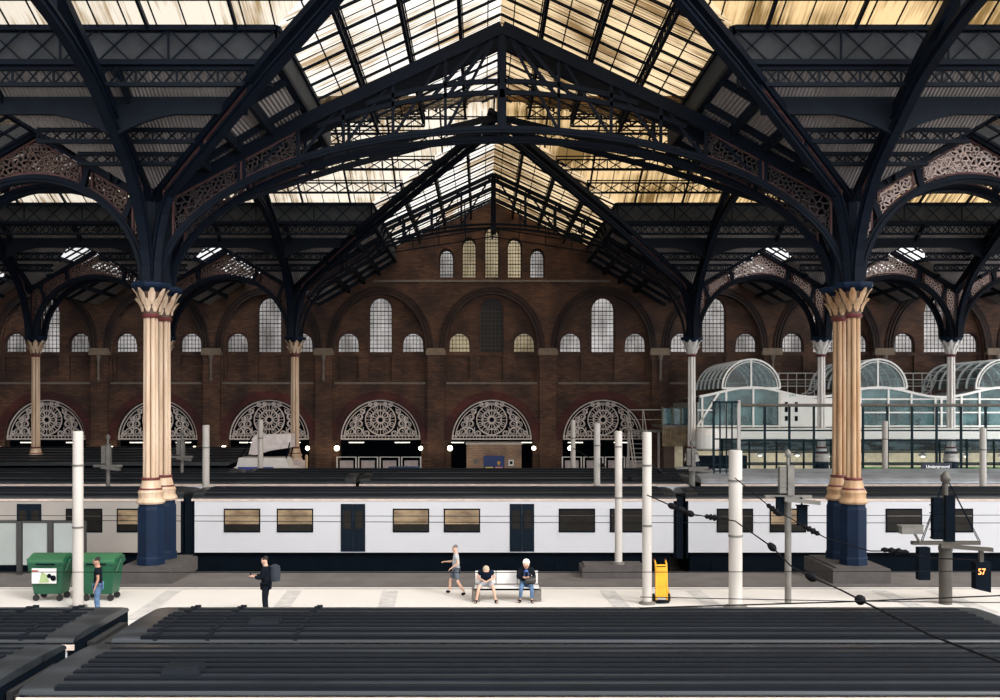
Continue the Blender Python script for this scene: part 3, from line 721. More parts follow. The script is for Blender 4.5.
# ================================================================ TRAINS
def roof_prof(g, c, wd, n=12, sh=.12):
    p = [(0, g-.02), (.0, g)]
    for i in range(n+1):
        a = PI-PI*i/n; p.append((wd/2+wd/2*math.cos(a)*.985, g+.03+(c-g-.03)*sn(a)**.8))
    return p+[(wd, g), (wd, g-.02)]
def carriage(x0, x1, yn, label, group, g=2.4, c=2.6, wd=2.75, side='white', detail=True, ribs=True, wins=None, doors=None, endtaper=.5, vents=(), straps=0, bodym=None, roof_m=None):
    r = thing('train_carriage', ((x0+x1)/2, yn+wd/2, -.95), label, 'train', group); cx = (x0+x1)/2; L = (x1-x0)/2; o = (cx, yn+wd/2, -.95)
    bm_ = bodym or trainw
    b = MB(); b.box(x0+.1, yn+.02, .18, x1-.1, yn+wd-.02, g-.06); b.build('body', bm_, r, loc=o)
    for xx in (x0+.02, x1-.1): b = MB(); b.box(xx, yn+.02, -.05, xx+.08, yn+wd-.02, g-.03); b.build('end_panel', dark, r, loc=o)
    b = MB()
    P_ = roof_prof(g, c, wd); secs = [(x0, .985, .9), (x0+.12, 1, .98), (x0+endtaper, 1, 1), (x1-endtaper, 1, 1), (x1-.12, 1, .98), (x1, .985, .9)]
    vs = []; fs = []; n = len(P_)
    for (x, sw, sh) in secs:
        for (y, z) in P_: vs.append((x, yn+wd/2+(y-wd/2)*sw, g-.05+(z-g+.05)*sh))
    for i in range(len(secs)-1): fs += [(i*n+k, i*n+k+1, (i+1)*n+k+1, (i+1)*n+k) for k in range(n-1)]
    fs += [tuple(range(n)), tuple(range((len(secs)-1)*n, len(secs)*n))[::-1]]
    b.add(vs, fs); rf = b.build('roof', roof_m or roofm, r, True, loc=o)
    if ribs:
        b = MB()
        for k, y in enumerate((.10, .42, .74, 1.02, 1.3, 1.58, 1.86, 2.2)):
            t = min(1, max(-1, (y-wd/2)/(wd/2*.985))); z = g+.03+(c-g-.03)*sn(math.acos(t))**.8
            if k < 6: b.box(x0+.5, yn+y-.07, z-.05, x1-.5, yn+y+.07, z+.03)
            else: b.box(x0+.5, yn+y-.05, z-.05, x1-.5, yn+y+.05, z+.015)
        b.build('roof_rib', roofr, rf, loc=o)
    if straps:
        for sxp in straps:
            b = MB(); pts = []
            for i in range(9):
                a = PI-PI*i/8; pts.append((sxp, yn+wd/2+wd/2*math.cos(a)*.99, g+.02+(c-g)*sn(a)**.8))
            b.ribbon(pts, (1, 0, 0), .03, .07)
            for q in pts[1:-1]: b.cbox(q[0], q[1], q[2]+.015, .11, .05, .04)
            s_ = b.build('roof_strap', roofr, r, loc=o)
    for (vx, vy) in vents:
        b = MB(); b.add([(vx-.35, yn+vy-.25, c-.2), (vx+.35, yn+vy-.25, c-.2), (vx+.35, yn+vy+.25, c-.2), (vx-.35, yn+vy+.25, c-.2), (vx-.25, yn+vy-.16, c+.1), (vx+.25, yn+vy-.16, c+.1), (vx+.25, yn+vy+.16, c+.1), (vx-.25, yn+vy+.16, c+.1)],
              [(0, 1, 5, 4), (1, 2, 6, 5), (2, 3, 7, 6), (3, 0, 4, 7), (4, 5, 6, 7), (3, 2, 1, 0)]); b.build('roof_vent', roofr, r, loc=o)
    b = MB(); b.box(x0-.02, yn-.015, g-.14, x1+.02, yn+.03, g-.05); b.build('gutter', mat('gutter pinkish', (.72, .58, .50), .5), r, loc=o)
    b = MB(); b.box(x0+.2, yn+.25, -.75, x1-.2, yn+wd-.25, .18)
    for bx in (x0+3, x1-3):
        for wx in (bx-1.3, bx+1.3):
            for wy in (yn+.58, yn+wd-.72): b.lathe([(.4, 0), (.42, .1), (.36, .14)], wx, wy, -.38, 16, axis='y')
        b.box(bx-1.9, yn+.2, -.6, bx+1.9, yn+.3, -.3)
    b.build('underframe', dark, r, loc=o)
    for k, (wx, ww, lit) in enumerate(wins or ()):
        f = MB(); f.box(wx-ww/2-.05, yn-.004, 1.0, wx+ww/2+.05, yn+.05, 1.97); fo = f.build('window', dark, r, loc=o)
        q = MB(); q.box(wx-ww/2, yn-.012, 1.34, wx+ww/2, yn, 1.91); q.build('upper_pane', lit_interior if lit else winm, fo, loc=o)
        q = MB(); q.box(wx-ww/2, yn-.012, 1.06, wx+ww/2, yn, 1.33); q.build('lower_pane', winm, fo, loc=o)
        q = MB(); q.box(wx-ww/2, yn-.02, 1.66, wx+ww/2, yn-.01, 1.69); q.build('transom', steel, fo, loc=o)
    for (dx, dw) in doors or ():
        for sg in (-1, 1):
            f = MB(); f.box(dx+(sg-1)*dw/4+.004, yn-.004, .22, dx+(sg+1)*dw/4-.004, yn+.05, 2.16); fo = f.build('door', traindoor, r, loc=o)
            q = MB(); q.box(dx+sg*dw/4-dw*.16, yn-.012, 1.15, dx+sg*dw/4+dw*.16, yn, 1.9); q.build('pane', winm, fo, loc=o)
    return r
carriage(-6.5, 15.2, 14.0, 'nearest train carriage with long dark ribbed roof and small vent', 'nearest dark-roofed train', g=2.08, c=2.2, vents=[(-4.4, .75)])
carriage(-26.5, -6.95, 14.0, 'end of another dark-roofed carriage coupled behind the nearest one, bins side', 'nearest dark-roofed train', g=2.08, c=2.2)
carriage(-6.35, 9.7, 17.1, 'second dark-roofed carriage from the viewer with strapped ribbed roof', 'second dark-roofed train', g=2.08, c=2.2, straps=(-5.6, -4.7, -3.2), vents=[(-3.9, .9)])
carriage(-26, -7.0, 17.1, 'carriage in front of the green bins, dark roof crossed by straps', 'second dark-roofed train', g=2.08, c=2.2, straps=(-10.2, -8.8, -7.9))
for (x, y, w_) in ((-6.725, 15.37, .43), (-6.675, 18.47, .63)):
    b = MB()
    for i in range(4): b.box(x-w_/2+i*w_/4+.01, y-.8, -.2, x-w_/2+(i+1)*w_/4-.01, y+.8, 1.95-(.06 if i % 2 else 0))
    b.box(x-w_/2, y-.7, -.1, x+w_/2, y+.7, 1.85)
    tag(b.build('gangway_bellows', rubber), f'black concertina gangway between the {"nearest" if y < 16 else "second row of"} carriages', 'gangway')
YM = 40.65; mx = lambda p: (p-482)/24.6
def moving(c, lo, hi, label, bodym, lit):
    W_ = [(mx(c+d), 1.38, (i in lit)) for i, d in enumerate((-193, -140, -24, 27, 142, 193)) if lo < c+d < hi]
    D_ = [(mx(c+d), 1.0) for d in (-82, 87) if lo < c+d < hi]
    return carriage(mx(lo), mx(hi), YM, label, 'white train passing the far track', 2.42, 2.72, 2.75, wins=W_, doors=D_, bodym=bodym, ribs=True)
moving(435, 192, 676, 'white carriage with two pairs of navy doors, passing behind the seated people', trainw, (0, 1, 2, 3))
moving(-58, -300, 183, 'white carriage behind the bins, dimmer light painted in', mat('train white dimmed', (.40, .365, .33), .4, 0, .15, .4), (5,))  # weaker, warmer light on this carriage is put into its body colour
moving(928, 686, 1170, 'white carriage passing behind the ochre twin column', trainw, (1,))
for px in (187, 681):
    b = MB(); x = mx(px)
    for i in range(3): b.box(x-.15+i*.1+.01, YM+.25, -.1, x-.15+(i+1)*.1-.01, YM+2.5, 2.4)
    tag(b.build('gangway_bellows', traindoor), 'dark gangway joining the passing white carriages, '+('nearer the bins' if px < 300 else 'behind the trolley'), 'gangway')
carriage(-46, -6, 47.4, 'standing train with dark roof and pale edge beyond the passing train, bins half', 'standing trains beyond the passing one', 2.5, 2.85)
sheen_roof = mat('train roof sheen', (.42, .46, .52), .3, .3, .4, 1)  # blue-white reflected light on these roofs is put into the colour
carriage(-5.8, 10.0, 47.4, 'standing train with dark roof and pale edge beyond the passing train, middle', 'standing trains beyond the passing one', 2.5, 2.85)
carriage(10.4, 46, 47.4, 'standing train with pale sheen-painted roof and white side below the café', 'standing trains beyond the passing one', 2.5, 2.85, roof_m=sheen_roof, ribs=False)
carriage(-46, -13, 52.8, 'farthest standing train, dark roof, bins half', 'standing trains beyond the passing one', 2.4, 2.75)
carriage(-12.6, 12, 52.8, 'farthest standing train, dark roof in front of the brick booth', 'standing trains beyond the passing one', 2.4, 2.75)
carriage(12.4, 46, 52.8, 'farthest standing train, pale sheen-painted roof right under the café screen', 'standing trains beyond the passing one', 2.4, 2.75, roof_m=sheen_roof, ribs=False)
# ================================================================ CAFÉ ON THE MEZZANINE
teal = glass('café glass', (.55, .75, .78), .45, .08, (.10, .20, .22))
vaultg = glass('vault glass', (.6, .75, .78), .55, .12, (.12, .17, .18))
dkglass = glass('screen glass', (.98, .995, .995), .985, .06, (.05, .10, .11))
YFc = 63.9
def fx(p): return (p-482)*.0639
cwhite = mat('café white', (.88, .88, .87), .4, 0, .05, 1)
cafe = thing('cafe_front', (fx(850), YFc, 4), 'white café front with teal glazing on the mezzanine behind the white columns', 'café')
O = (fx(850), YFc, 4)
xe = 45.5
pk = [17.2+8.1*k for k in range(4)]
def roofz(x):
    d = min(abs(x-p) for p in pk); return 7.35-.62*(1-math.cos(min(1, d/4.05)*PI))/2
xs_ = [fx(699)+.3*i for i in range(int((xe-fx(699))/.3))]
b = MB()
for a, c in zip(xs_, xs_[1:]): b.add([(a, YFc, 4.85), (c, YFc, 4.85), (c, YFc, roofz(c)), (a, YFc, roofz(a))], [(0, 1, 2, 3)])
b.build('glazing', teal, cafe, loc=O)
b = MB(); b.ribbon([(x, YFc-.05, roofz(x)) for x in xs_], (0, 1, 0), .14, .3); b.build('roof_edge', cwhite, cafe, loc=O)
fr = MB()
for p in (702, 726, 753, 779, 838, 848, 860, 888, 911, 935, 941, 961, 979, 1003):
    x = fx(p); fr.bar((x, YFc-.06, 4.8), (x, YFc-.06, roofz(x)), .11, .1, (0, 1, 0))
fr.bar((fx(719), YFc-.06, roofz(fx(719))), (fx(697), YFc-.06, 4.85), .12, .1, (0, 1, 0))
for a, c, zz in ((697, 713, 5.9), (838, 1020, 6.6), (838, 1020, 5.75), (697, 1020, 4.88)): fr.bar((fx(a), YFc-.06, zz), (fx(c), YFc-.06, zz), .08, .09)
for i in range(22): x = fx(1010)+i*1.5; fr.bar((x, YFc-.06, 4.8), (x, YFc-.06, roofz(x)), .1, .1, (0, 1, 0)) if x < xe else None
fr.build('glazing_bar', cwhite, cafe, loc=O)
b = MB(); b.add([(fx(780), YFc-.15, 4.85), (fx(838), YFc-.15, 4.85), (fx(838), YFc-.15, 6.7), (fx(815), YFc-.15, 6.62), (fx(780), YFc-.15, 7.0), (fx(780), YFc, 4.85), (fx(838), YFc, 4.85), (fx(838), YFc, 6.7), (fx(815), YFc, 6.62), (fx(780), YFc, 7.0)],
    [(0, 1, 2, 3, 4), (5, 9, 8, 7, 6), (0, 5, 6, 1), (1, 6, 7, 2), (2, 7, 8, 3), (3, 8, 9, 4), (4, 9, 5, 0)]); wp = b.build('wall_panel', cwhite, cafe, loc=O)
b = MB()
for px in (786.3, 796.3):
    for y0, y1 in ((402, 405), (407, 412), (416, 421)): p = P(px, y0, YFc-.18); q = P(px, y1, YFc-.18); b.box(p.x-.09, p.y-.02, q.z, p.x+.09, p.y+.02, p.z)
b.build('slot_opening', dark, wp, loc=O)
def text(s, size, loc, m, parent=None, rot=(PI/2, 0, 0), name='lettering', ext=.004, O=None):
    cu = bpy.data.curves.new(name, 'FONT'); cu.body = s; cu.size = size; cu.align_x = 'CENTER'; cu.align_y = 'CENTER'; cu.extrude = ext
    t = bpy.data.objects.new('tmp', cu); C.objects.link(t); dg = bpy.context.evaluated_depsgraph_get()
    me = bpy.data.meshes.new_from_object(t.evaluated_get(dg)); bpy.data.objects.remove(t); me.materials.clear(); me.materials.append(m)
    o = bpy.data.objects.new(name, me); C.objects.link(o); o.rotation_euler = rot
    if parent is not None: o.parent = parent
    if O is not None: loc = Vector(loc)-Vector(O)
    o.location = loc; return o
p = P(793, 395.5, YFc-.2); text('EAT', .24, p, mat('teal ink', (.05, .35, .32), .6), cafe, O=O)
b = MB(); b.box(13.4, 61.0, 4.15, xe, YFc-.02, 4.78); b.lathe([(.62, 0), (.72, .1), (.72, .9), (.6, 1.25)], 13.75, 60.95, 3.5, 16)
b.build('slab_edge', cwhite, cafe, loc=O)
for pw in (fx(699),): 
    b = MB(); b.box(pw-.1, YFc, 4.8, pw, 72, 6.4); b.build('side_wall', traing, cafe, loc=O)
b = MB()
for a, c in zip(xs_[::4], xs_[4::4]): b.add([(a, YFc, roofz(a)), (c, YFc, roofz(c)), (c, 72, roofz(c)-.2), (a, 72, roofz(a)-.2)], [(0, 1, 2, 3)])
b.build('roof_deck', mat('deck', (.35, .36, .36), .6), cafe, loc=O)
# ground floor shopfront
b = MB(); b.box(13.6, 71.0, 0, xe, 71.2, 4.1); b.build('back_wall', mat('cream inside', (.68, .62, .48), .8), cafe, loc=O)
b = MB(); b.box(13.6, 64.4, 3.35, xe, 64.5, 4.1); b.build('reflection_strip', mat('wavy reflection', (.16, .25, .28), .4, 0, .9, 1.1, stretch=(.8, 1, 3), lo=.45, hi=.6), cafe, loc=O)  # wavy bluish reflections painted as noise on a solid strip
b = MB()
for i in range(19): x = 13.7+i*1.75; b.box(x-.05, 64.3, 0, x+.05, 64.4, 4.1)
b.box(13.6, 64.3, 2.35, xe, 64.4, 2.43); b.box(13.6, 64.3, 3.28, xe, 64.4, 3.36); b.build('shopfront_frame', mat('dark green frame', (.006, .03, .035), .6, spec=.12), cafe, loc=O)
b = MB(); b.box(fx(875), 68, 0, xe, 68.3, 2.0); b.build('planter_hedge', mat('hedge green', (.10, .30, .07), .8, 0, .6, 3), cafe, loc=O)
b = MB(); b.box(13.8, 66, 0, 17.5, 66.3, 2.9); b.build('counter_front', navy, cafe, loc=O)
# pendant lamps
lampm = emis('lamp white', (1, .93, .80), 6)
def pendant(x, y, z, lab):
    r = thing('pendant_lamp', (x, y, z), lab, 'lamp', 'pendant lamps under the café')
    b = MB(); b.lathe([(.04, .35), (.08, .28), (.28, .05), (.30, 0), (.26, .0), (.05, .22)], n=14); b.build('lamp_shade', whitep, r, True)
    b = MB(); b.lathe([(.02, .16), (.12, .08), (.12, -.02), (.05, -.08)], n=12); b.build('bulb', lampm, r, True)
    b = MB(); b.tube([(0, 0, .3), (0, 0, 1.0)], .015, 6); b.build('cord', dark, r); return r
for k, (px, py) in enumerate(((760, 455), (797.5, 455), (831, 456), (850, 456), (923, 456), (966, 456), (1002, 457))):
    p = P(px, py, 65.6); pendant(p.x, p.y, p.z, f'white conical pendant lamp under the café, {ORD[k]} outwards from its entrance')
for x in (16, 21, 26, 31, 36):
    l = bpy.data.objects.new('cafe_light', bpy.data.lights.new('cafe_light', 'AREA')); C.objects.link(l); l.location = (x, 68, 3.9); l.data.size = 2.5; l.data.energy = 130; l.data.color = (1, .93, .8)  # unseen area lights added to brighten the back wall of the ground floor
# glass vaults on the roof
def vault(k, label):
    cx = pk[k]; R_ = 1.85; zb = 7.3; r = thing('glass_vault', (cx, YFc, zb), label, 'skylight', 'barrel skylights on the café roof')
    y1 = 7.6
    b = MB(); n = 20
    vs = [(R_*.97*math.cos(PI*i/n), y, R_*.97*math.sin(PI*i/n)) for y in (0.1, y1) for i in range(n+1)]
    b.add(vs, [(i, i+1, n+2+i, n+1+i) for i in range(n)]); b.add([(R_*.9*math.cos(PI*i/n), .06, R_*.9*math.sin(PI*i/n)) for i in range(n+1)], [tuple(range(n+1))])
    b.build('vault_glass', vaultg, r, True)
    for j in range(7):
        b = MB(); y = y1*j/6; b.ribbon([(R_*math.cos(PI*i/n), y, R_*math.sin(PI*i/n)) for i in range(n+1)], (0, 1, 0), .1, .12)
        if j == 0: b.ribbon([((R_-.17)*math.cos(PI*i/n), 0, (R_-.17)*math.sin(PI*i/n)) for i in range(n+1)], (0, 1, 0), .05, .12)
        b.build('hoop', cwhite, r)
    b = MB(); b.bar((0, .02, 0), (0, .02, R_), .1, .1, (0, 1, 0)); b.bar((-R_, .02, .0), (R_, .02, .0), .12, .12)
    for a in (.35, .75, 1.15, 1.57, 2.0, 2.4, 2.8): b.tube([((R_+.02)*math.cos(a), 0, (R_+.02)*math.sin(a)), ((R_+.02)*math.cos(a), y1, (R_+.02)*math.sin(a))], .035, 6)
    b.build('end_frame', cwhite, r)
    return r
for k, l in enumerate(('at the café corner above the plain white panel', 'half hidden by the ochre twin column', 'farthest from the booth, beyond the third white column', 'cut off beyond the frame edge')):
    vault(k, 'half-round white-hooped glass vault '+l)
# railings between vaults
for k in range(3):
    x0 = pk[k]+2.2; x1 = pk[k+1]-2.2; y = 69.5
    r = thing('roof_railing', (x0, y, 7), f'white roof railing between the {ORD[k]} and {ORD[k+1]} glass vaults', 'railing', 'railings on the café roof')
    b = MB()
    for zz in (.55, 1.0, 1.45): b.tube([(0, 0, zz), (x1-x0, 0, zz)], .035, 6)
    b.build('handrail', whitep, r)
    for i in range(7): q = MB(); x = (x1-x0)*i/6; q.tube([(x, 0, -.3), (x, 0, 1.45)], .03, 6); q.build('post', whitep, r)
    b = MB()
    for dx in (0, .45): b.tube([(x1-x0-.4+dx+.9*math.sin(a)-.5, 0, .0+1.9*(1-math.cos(a))) for a in [i*.16 for i in range(9)]], .035, 6)
    for i in range(1, 8): a = i*.18; b.bar((x1-x0-.9+.9*math.sin(a), 0, 1.9*(1-math.cos(a))), (x1-x0-.45+.9*math.sin(a), 0, 1.9*(1-math.cos(a))), .04, .04)
    b.build('ladder', whitep, r)
# glass screen in front of the café
YS = 57.2
sc_ = thing('glass_screen', (P(740, 405, YS).x, YS, 0), 'long dark-framed glass screen with grey top rail below the café', 'screen'); O2 = (P(740, 405, YS).x, YS, 0)
xa, xb = P(740, 405, YS).x, 36
gf = mat('screen frame', (.006, .022, .032), .6, spec=.12)
b = MB(); b.box(xa, YS, .1, xb, YS+.02, 6.15); b.build('glass_pane', dkglass, sc_, loc=O2)
b = MB(); b.tube([(xa, YS, 6.2), (xb, YS, 6.2)], .09, 8); b.build('top_rail', steel, sc_, loc=O2)
x = P(764.6, 405, YS).x; i = 0
while x < xb: b = MB(); b.box(x-.06, YS-.09, 0, x+.06, YS, 6.12); b.build('post', gf, sc_, loc=O2); x += 1.402
for py in (430.5, 440.5, 452, 463): b = MB(); z = P(0, py, YS).z; b.box(xa, YS-.07, z-.045, xb, YS-.01, z+.045); b.build('transom', gf, sc_, loc=O2)
r = thing('glass_gate_frame', P(726, 470, 50), 'tall dark green framed gate panel at the end of the glass screen', 'gate'); r.location.z = 0; ox = r.location.x
b = MB(); hz = P(0, 401, 50).z
b.box(-.67, -.06, 0, -.57, .06, hz)
q_ = MB(); q_.box(.56, -.06, 0, .72, .06, hz+.05); q_.build('pale_post', gwhite, r)
b.box(-.62, -.06, hz-.12, .62, .06, hz); b.build('gate_frame', gf, r)
for dx in (-.3, .02, .3): b = MB(); b.box(dx-.03, -.04, 0, dx+.03, .04, hz-.1); b.build('bar', gf, r)
b = MB()
for zz in (3.2, 2.9, 4.5): b.box(-.6, -.03, zz-.03, .6, .03, zz+.03)
b.build('cross_bar', gf, r)
# station sign
p = P(936.5, 467, 56); r = thing('station_sign', p, 'dark blue hanging sign with white lettering under the café screen', 'sign')
b = MB(); b.box(-.85, -.05, -.2, .85, .05, .22); b.build('sign_board', mat('sign navy', (.01, .02, .05), .4), r)
text('Underground', .24, (.05, -.06, .02), emis('sign white', (.9, .9, .9), .6), r)
b = MB(); b.box(-.85, -.06, -.28, .85, .06, -.2); b.build('sign_edge', whitep, r)
for x in (-.7, .7): b = MB(); b.box(x-.03, 0, -p.z, x+.03, .06, .2); b.build('sign_post', dark, r)
# ---------------------------------------------------------------- booth, posters, lamps in the passage
p0 = P(466.5, 444.5, 69); p1 = P(521.5, 471, 69)
bo = thing('ticket_booth', ((p0.x+p1.x)/2, 69, 0), 'tan brick booth under the middle arch with pale coping', 'booth'); w_ = (p1.x-p0.x)/2
b = MB(); b.box(-w_, 0, 0, w_, 2.6, p0.z); b.build('wall', brk3, bo)
b = MB(); b.box(-w_-.06, -.06, p0.z, w_+.06, 2.66, p0.z+.1); b.build('coping', mat('pale coping', (.6, .55, .5), .7), bo)
b = MB(); b.lathe([(.19, -.03), (.19, 0)], -w_+.65, -.01, 2.35, 14, axis='y'); b.build('vent', steel, bo)
pc = P(494, 463, 69.0); r = thing('poster_board', pc, 'blue poster with yellow and pink labels on the brick booth', 'poster')
b = MB(); b.box(-.72, -.05, -.55, .72, 0, .5); b.build('board', mat('poster blue', (.005, .03, .16), .5), r)
b = MB(); b.box(-.60, -.06, -.42, -.08, -.05, -.26); b.build('label_strip', mat('poster yellow', (.8, .65, .15), .6), r)
b = MB(); b.box(.08, -.06, -.42, .60, -.05, -.26); b.build('label_strip', mat('poster pink', (.8, .35, .38), .6), r)
b = MB(); b.lathe([(.11, -.06), (.11, -.05)], .33, 0, .02, 14, axis='y'); b.lathe([(.08, -.06), (.08, -.05)], .33, 0, -.08, 14, axis='y'); b.build('emblem', mat('poster gold', (.75, .45, .08), .6), r)
pc = P(511, 463, 69.0); r = thing('notice_frame', pc, 'small pale framed notice beside the blue poster', 'notice')
b = MB(); b.box(-.24, -.05, -.26, .24, 0, .28); b.build('frame', steel, r); b = MB(); b.box(-.19, -.06, -.2, .19, -.05, .23); b.build('sheet', whitep, r)
b = MB(); b.box(-.08, -.065, -.08, .1, -.06, .12); b.build('print', dark, r)
bay_w = {0: 'beside the brick booth', -1: 'in the arch between booth and cream column', 1: 'in the arch behind three white poles', -2: 'in the arch above the maintenance buggy', -3: 'in the arch behind the near twin columns', -4: 'in the arch at the bins end'}
glow = emis('globe lamp', (1, .90, .66), 7)
tubel = emis('tube lamp', (1, .92, .72), 3)
for k in range(-4, 2):
    cx = X0+PITCH*k
    for j, (dx, rr) in enumerate(((-3.0, .19), (3.0, .15)) if k != 1 else ((-2.5, .17),)):
        r = thing('globe_lamp', (cx+dx, 71.6, 3.15), f'{["large", "small"][j]} glowing globe lamp {bay_w[k]}', 'lamp', 'globe lamps along the passage')
        b = MB(); n = 10; b.lathe([(max(.01, rr*math.sin(PI*i/n)), -rr*math.cos(PI*i/n)) for i in range(n+1)], n=16); b.build('globe', glow, r, True)
        b = MB(); b.tube([(0, 0, rr*.8), (0, .3, rr+.1), ((-.2 if dx < 0 else .2), 1.0, rr+.1)], .03, 6); b.build('bracket', dark, r)
    for j, dx in enumerate((-1.9, 1.5) if k else (-2.6, 2.6)):
        r = thing('strip_light', (cx+dx, 74, 3.45), f'short glowing strip light, {["bins-side", "café-side"][j]} one {bay_w[k]}', 'lamp', 'strip lights in the passage')
        b = MB(); b.box(-.55, -.06, -.0, .55, .06, .05); b.build('tube', tubel, r); b = MB(); b.box(-.8, -.08, .05, .8, .08, .12); b.build('housing', dark, r); b = MB(); b.tube([(-.6, 0, .1), (-.6, 0, 4.46)], .02, 5); b.build('hanging_rod', dark, r); b = MB(); b.tube([(.6, 0, .1), (.6, 0, 4.46)], .02, 5); b.build('hanging_rod', dark, r)
for k in (-1, 1):
    cx = X0+PITCH*k
    for j in range(4):
        r = thing('barrier_screen', (cx-2.35+1.55*j, 71.9, 0), f'white framed barrier panel, {ORD[j]} of four {bay_w[k]}', 'barrier', 'white framed barrier panels')
        b = MB(); b.ribbon([(-.68, 0, .05), (.68, 0, .05), (.68, 0, 2.5), (-.68, 0, 2.5)], (0, 1, 0), .1, .08, True); b.build('frame', whitep, r)
        b = MB(); b.ribbon([(-.52, 0, .4), (.52, 0, .4), (.52, 0, 2.28), (-.52, 0, 2.28)], (0, 1, 0), .06, .06, True); b.build('inner_frame', dark, r)
        b = MB(); b.box(-.5, .02, .4, .5, .04, 2.28); b.build('panel', mat('barrier panel', (.55, .47, .47), .6), r)
b = MB(); b.box(0, 0, 0, 2.15, .8, 2.05); b.box(-.02, -.03, 1.85, 2.17, .83, 1.92)
tag(b.build('blue_container', mat('container blue', (.02, .07, .17), .6)), 'blue container below the white barrier panels', 'container').location = P(388, 491, 67.5); C.objects['blue_container'].location.z = 0
# ---------------------------------------------------------------- steel stair and timber landing by the café
pl = P(645, 430, 67); r = thing('steel_stair', (pl.x, 67, 0), 'white-railed steel stair and landing beside the café', 'stair')
b = MB(); b.box(-1.15, 0, pl.z-.15, 1.2, 1.6, pl.z); b.build('landing', steel, r)
for i in range(15): t = MB(); t.box(-1.05, -.28*i-.28, pl.z-.3*(i+1)-.03, -.15, -.28*i, pl.z-.3*(i+1)+.03); t.build('tread', steel, r)
b = MB()
for x in (-1.1, -.1): b.bar((x, 0, pl.z-.05), (x, -4.2, .0), .06, .2); b.tube([(x, 0, pl.z+1.3), (x, -4.2, 1.2)], .03, 6)
b.build('stringer', gwhite, r)
b = MB(); b.tube([(-1.15, 0, pl.z+1.35), (1.2, 0, pl.z+1.35)], .035, 6); b.tube([(-1.15, 0, pl.z+.7), (1.2, 0, pl.z+.7)], .02, 6)
for x in (-1.15, -.15, 1.2): b.tube([(x, 0, pl.z), (x, 0, pl.z+1.35)], .035, 6)
b.build('guard_rail', gwhite, r)
for x in (-1.0, 1.05): b = MB(); b.box(x-.07, .7, 0, x+.07, .85, pl.z-.1); b.build('leg', gwhite, r)
pl = P(677, 427, 66); r = thing('timber_landing', (pl.x, 66, 0), 'timber-clad landing with glass balustrade tucked beside the café corner', 'landing')
b = MB()
for i in range(12): b.box(-.95+i*.16, 0, 3.5, -.82+i*.16, .08, 4.75)
b.build('slat_cladding', mat('pale timber', (.34, .25, .15), .7, 0, .5, 3), r)
b = MB(); b.box(-.98, 0, 4.75, 1, 4, 4.9); b.build('deck', steel, r)
b = MB(); b.box(-.95, .1, 4.95, .95, .13, 6.0); b.build('balustrade_glass', teal, r)
for x in (-.95, -.3, .3, .95): b = MB(); b.box(x-.05, .05, 4.85, x+.05, .18, 6.1); b.build('post', mat('olive post', (.12, .13, .08), .6), r)
b = MB(); b.box(-.8, .3, 0, -.1, .9, 3.6); b.box(.5, .3, 0, .75, .6, 3.6); b.build('support', mat('brown support', (.10, .06, .045), .7), r)
# ---------------------------------------------------------------- low dark roof at the bins end, buggy
r = thing('service_shelter', (-30, 63, 0), 'long low dark ribbed shelter roof behind the trains at the bins end', 'shelter')
b = MB(); b.add([(-17, -5, 2.9), (15.2, -5, 2.9), (15.2, 5.5, 3.35), (-17, 5.5, 3.35), (-17, -5, 2.7), (15.2, -5, 2.7), (15.2, 5.5, 3.1), (-17, 5.5, 3.1)], [(0, 1, 2, 3), (7, 6, 5, 4), (0, 4, 5, 1), (1, 5, 6, 2), (2, 6, 7, 3), (3, 7, 4, 0)]); rf = b.build('roof', roofm, r)
b = MB()
for i in range(6): y = -4.8+i*1.9; z = 2.9+.45*(y+5)/10.5; b.box(-17, y, z, 15.2, y+.5, z+.07)
b.build('roof_rib', roofr, rf)
b = MB(); b.box(-16.5, -4, 0, 14.8, 5, 2.75); b.build('body', dark, r)
pb = P(268, 470, 60)
r = thing('maintenance_buggy', (pb.x, 60, 0), 'white maintenance buggy with raised canopy and blue stripe behind the trains', 'vehicle')
b = MB(); prof = [(-2.3, .5), (-2.3, 2.25), (-1.7, 2.6), (-1.55, 3.1), (1.2, 3.1), (1.4, 2.6), (2.0, 2.4), (2.0, .5)]
b.prism(prof, lambda a, c, q: (a, q, c), -.8, .8); b.build('body', whitep, r)
b = MB(); b.box(-1.6, -.84, 2.3, .5, -.8, 2.55); b.build('stripe', mat('stripe blue', (.02, .04, .30), .5), r)
b = MB(); b.prism([(-1.0, 3.3), (-.75, 4.3), (-.5, 4.45), (1.5, 4.5), (1.5, 3.7), (.2, 3.5), (-.6, 3.25)], lambda a, c, q: (a, q, c), -.7, .7); b.build('canopy', mat('canopy white', (.75, .68, .68), .6), r)
b = MB()
for y in (-.7, .7):
    b = MB(); b.bar((-1.5, y, 3.1), (-.75, y, 4.4), .07, .07); b.build('canopy_post', dark, r)
    b = MB(); b.bar((1.2, y, 3.0), (1.45, y, 4.0), .07, .07); b.build('canopy_post', dark, r)
for x in (-1.4, 1.3):
    for y in (-.8, .7): b = MB(); b.lathe([(.5, 0), (.5, .2)], x, y, .5, 16, axis='y'); b.build('wheel', rubber, r)
b = MB(); b.box(0, 0, 0, 2.0, .1, 2.85)
for i in range(5): b.box(i*.5-.03, -.05, 0, i*.5+.03, .12, 2.95)
tag(b.build('low_screen', mat('barrier panel', (.5, .5, .5))), 'pale barrier screen between the buggy and the cream column', 'barrier').location = (P(273, 0, 61).x, 61, 0)
b = MB(); b.tube([(0, 0, 0), (0, 0, 3.1)], .09, 10); b.lathe([(.1, 3.1), (.05, 3.2)], n=10)
tag(b.build('bollard_post', mat('tan post', (.45, .32, .18), .6)), 'slim tan post beside the distant cream column', 'post').location = (P(306.5, 0, 61).x, 61, 0)
